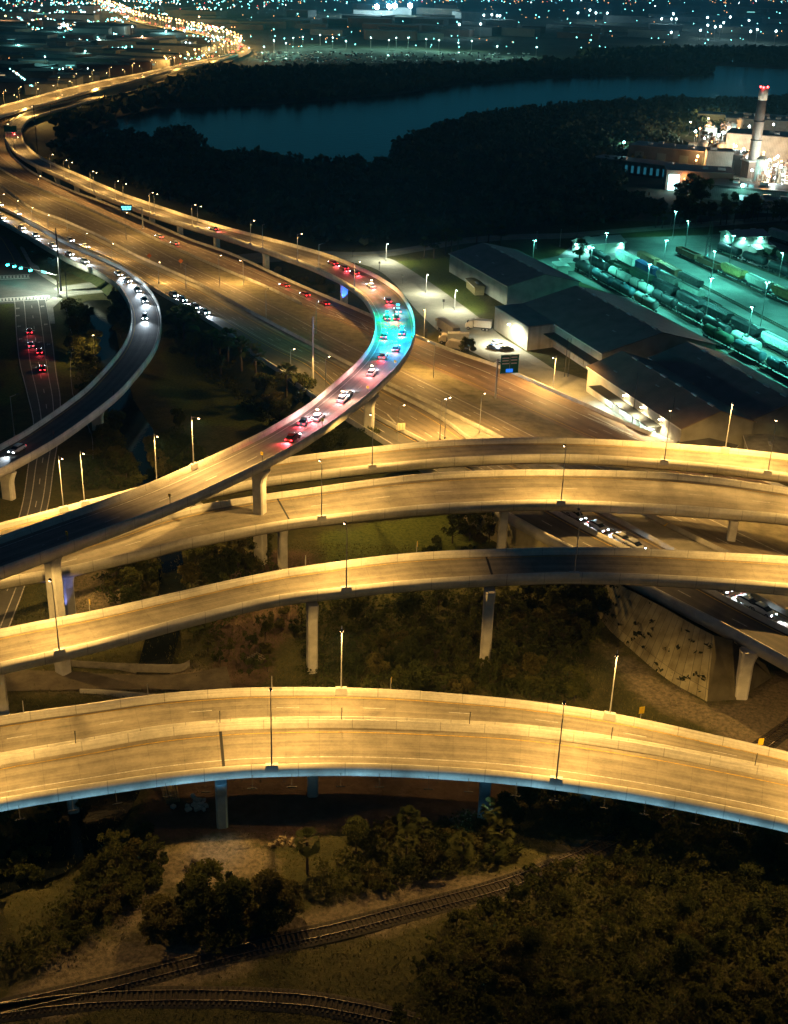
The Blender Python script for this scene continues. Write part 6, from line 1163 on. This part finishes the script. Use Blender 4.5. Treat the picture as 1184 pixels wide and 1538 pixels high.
for k in range(0, len(cl), 1):
    for s_ in (-1, 1): far_lamp(cl[k][0]+rc_.gauss(0,1.5), cl[k][1]+s_*rc_.uniform(1.2,3.2), 10, ORG2 if rc_.random() < .6 else ORF, rc_.uniform(.45,.85), 'orange lamp on the distant S-bend of the motorway', 'lamps of the distant S-bend', pw=60000 if k % 3 == 0 and s_ > 0 else 0)
for k, (x, y) in enumerate(((566,26),(584,25),(593,24),(616,24),(726,39),(738,38),(746,40),(750,40),(689,56),(721,55),(867,34),(885,29),(894,34),(911,34),(992,44),(1007,44),(1014,44),(1010,35),(1061,41),(1095,40),(1061,55),(1072,58),(1080,57),(1123,46),(1135,62),(1050,64),(1163,65),(1006,68),(1125,66),(1085,50))): far_lamp(x, y+1, 18, STAD if k < 4 else WHF, 2.2 if k < 4 else .95, 'glaring white floodlight far beyond the river', 'far white floodlights', 'floodlight_mast', 420000 if k < 4 else 30000, (.5,.9,1))
for x, y in ((441,69),(455,67),(481,64),(557,68),(584,72),(595,68),(613,68),(659,72),(688,76),(708,73),(746,82),(805,83),(430,78),(397,84),(412,74),(640,70),(520,74),(500,68)): far_lamp(x, y+4, 12, WHF, .5, 'white lamp over the distant crowded car park', 'car park lamps', pw=26000, col=(.4,1,.75))
sheet('car_park', [(372,99),(480,97),(560,95),(700,97),(800,92),(810,84),(700,78),(560,73),(430,73),(392,78)], .03, mat('far_asphalt', (.07,.075,.065), .9, .3, .02, 0, col2=(.14,.14,.12)))
_l = MB(); _l.box((-2.3,0,1.1),(.8,1.9,1.3),0,emis('far_tail_light', (1,.08,.05), 10)); LTM = _l.mesh('taillight')
FC = []
for pm in PAINT[:3]: m = MB(); m.secs([ring8(-2.2,.85,.3,.95), ring8(2.2,.85,.3,.85)], pm); m.secs([ring8(-1.5,.7,.9,1.45), ring8(.6,.7,.9,1.45)], GLASS); FC.append(m.mesh('car_body'))
for k in range(240):
    r_ = k//30; x = rc_.uniform(385,800); y = 79+r_*2.1+rc_.uniform(-.3,.3)+(x-385)*.006
    o = link('car', FC[rc_.choice((0,1,1,2))]); o.location = V(x,y,.05); o.rotation_euler = (0,0,1.5+rc_.gauss(0,.1)); o.scale = (1.5,1.5,1.5); tag(o, 'tiny parked car in the distant floodlit car park', 'car', 'cars in the distant car park')
for k in range(46):                                  # lit traffic on the distant bend
    q = BEND[rc_.randrange(0, len(BEND)-1)]; o = link('car', FC[k % 3]); o.location = V(q[0]+rc_.uniform(-1,1), q[1]+rc_.uniform(-.8,.8), 1.7); o.rotation_euler = (0,0,rc_.random()*3); tag(o, 'tiny car with red lights on the distant bend of the motorway', 'car', 'cars on the distant bend'); w = link('taillight', LTM, o)
# the countless lights of the city: a mass
def lights(name, n, fn, mt, kmin, kmax):
    m = MB(); cnt = 0
    while cnt < n:
        x, y = fn(); 
        if x is None: continue
        ds = dist(x,y); r = ds/1202*rc_.uniform(kmin,kmax); p = P(x,y,rc_.uniform(4,9)); a = r
        m.add([p+np.array(q)*a for q in ((1,0,0),(-1,0,0),(0,1,0),(0,-1,0),(0,0,1),(0,0,-1))], [(0,2,4),(2,1,4),(1,3,4),(3,0,4),(2,0,5),(1,2,5),(3,1,5),(0,3,5)], mt); cnt += 1
    tag(m.obj(name), kind='stuff')
CL_ = [(rc_.uniform(0,330), rc_.uniform(2,120)*(rc_.random()**.5), rc_.uniform(4,22), rc_.uniform(1,6)) for _ in range(60)]
STL = [(0,12,70,50),(60,20,110,45),(100,30,45,100),(20,60,38,100),(120,10,150,60),(90,40,210,22),(0,34,120,24),(60,70,160,52),(170,50,210,66),(130,60,175,80),(10,26,250,8),(0,90,50,130)]
def upleft():
    if rc_.random() < .42:
        l = rc_.choice(STL); t = rc_.random(); x, y = l[0]+(l[2]-l[0])*t+rc_.gauss(0,1), l[1]+(l[3]-l[1])*t+rc_.gauss(0,.5); return (x, y) if y < 150-.22*x else (None, None)
    c = rc_.choice(CL_); x, y = c[0]+rc_.gauss(0,c[2]), c[1]+rc_.gauss(0,c[3]*.6)
    if y < -8 or x < -20 or x > 400 or y > 150-.2*x: return None, None
    return x, y
def horizon_():
    x = rc_.uniform(-10,1200); y = -8+abs(rc_.gauss(0,9 if x < 430 else 5.5)); 
    if x > 420 and y > 10 and rc_.random() < .75: return None, None
    return x, y
def beyond():
    x, y = rc_.uniform(370,1190), rc_.uniform(10,72)
    return (x, y) if rc_.random() < .25+.5*(math.sin(x*.03)*math.sin(y*.15+x*.01) > .3) else (None, None)
lights('city_lights', 620, upleft, TEF, .25, .62); lights('city_lights', 300, upleft, WHF, .25, .65); lights('city_lights', 300, upleft, ORF, .25, .5); lights('city_lights', 60, upleft, REF, .25, .5); lights('city_lights', 35, upleft, GRF, .3, .6)
lights('city_lights', 480, horizon_, TEF, .2, .46); lights('city_lights', 420, horizon_, ORF, .2, .45); lights('city_lights', 90, horizon_, WHF, .25, .5); lights('city_lights', 70, horizon_, REF, .2, .4)
lights('city_lights', 110, beyond, TEF, .22, .5); lights('city_lights', 60, beyond, ORF, .2, .35)
for x, y, c, pw in ((60,30,(.3,1,.9),1),(120,24,(.4,1,.95),1),(90,60,(.3,1,.9),.7),(30,90,(.3,1,.9),.5),(200,58,(.6,1,.9),.7),(150,80,(.6,1,.8),.5),(250,66,(.4,1,1),.7),(10,40,(1,.5,.2),1),(70,110,(.3,1,.9),.4),(130,100,(.5,1,.8),.4),(300,40,(1,.6,.3),.6),(215,75,(1,.5,.25),.7)): far_lamp(x, y, 14, WHF if c[0] < .9 else ORG2, .6, 'brighter lamp among the distant city lights at upper left', 'bright lamps at upper left', pw=45000*pw, col=c)

# ------------------------------------------------------------------ night haze
hb = MB(); hb.box((0,9000,58),(26000,26000,122),0,None); hz_ = tag(hb.obj('haze'), kind='stuff')
hm_ = bpy.data.materials.new('haze_air'); hm_.use_nodes = True; n = hm_.node_tree; n.nodes.remove(n.nodes['Principled BSDF']); pv = n.nodes.new('ShaderNodeVolumePrincipled'); n.links.new(pv.outputs[0], n.nodes['Material Output'].inputs['Volume'])
pv.inputs['Color'].default_value = (.16,.68,1,1); pv.inputs['Density'].default_value = .00011; pv.inputs['Anisotropy'].default_value = .2
hz_.data.materials.clear(); hz_.data.materials.append(hm_)
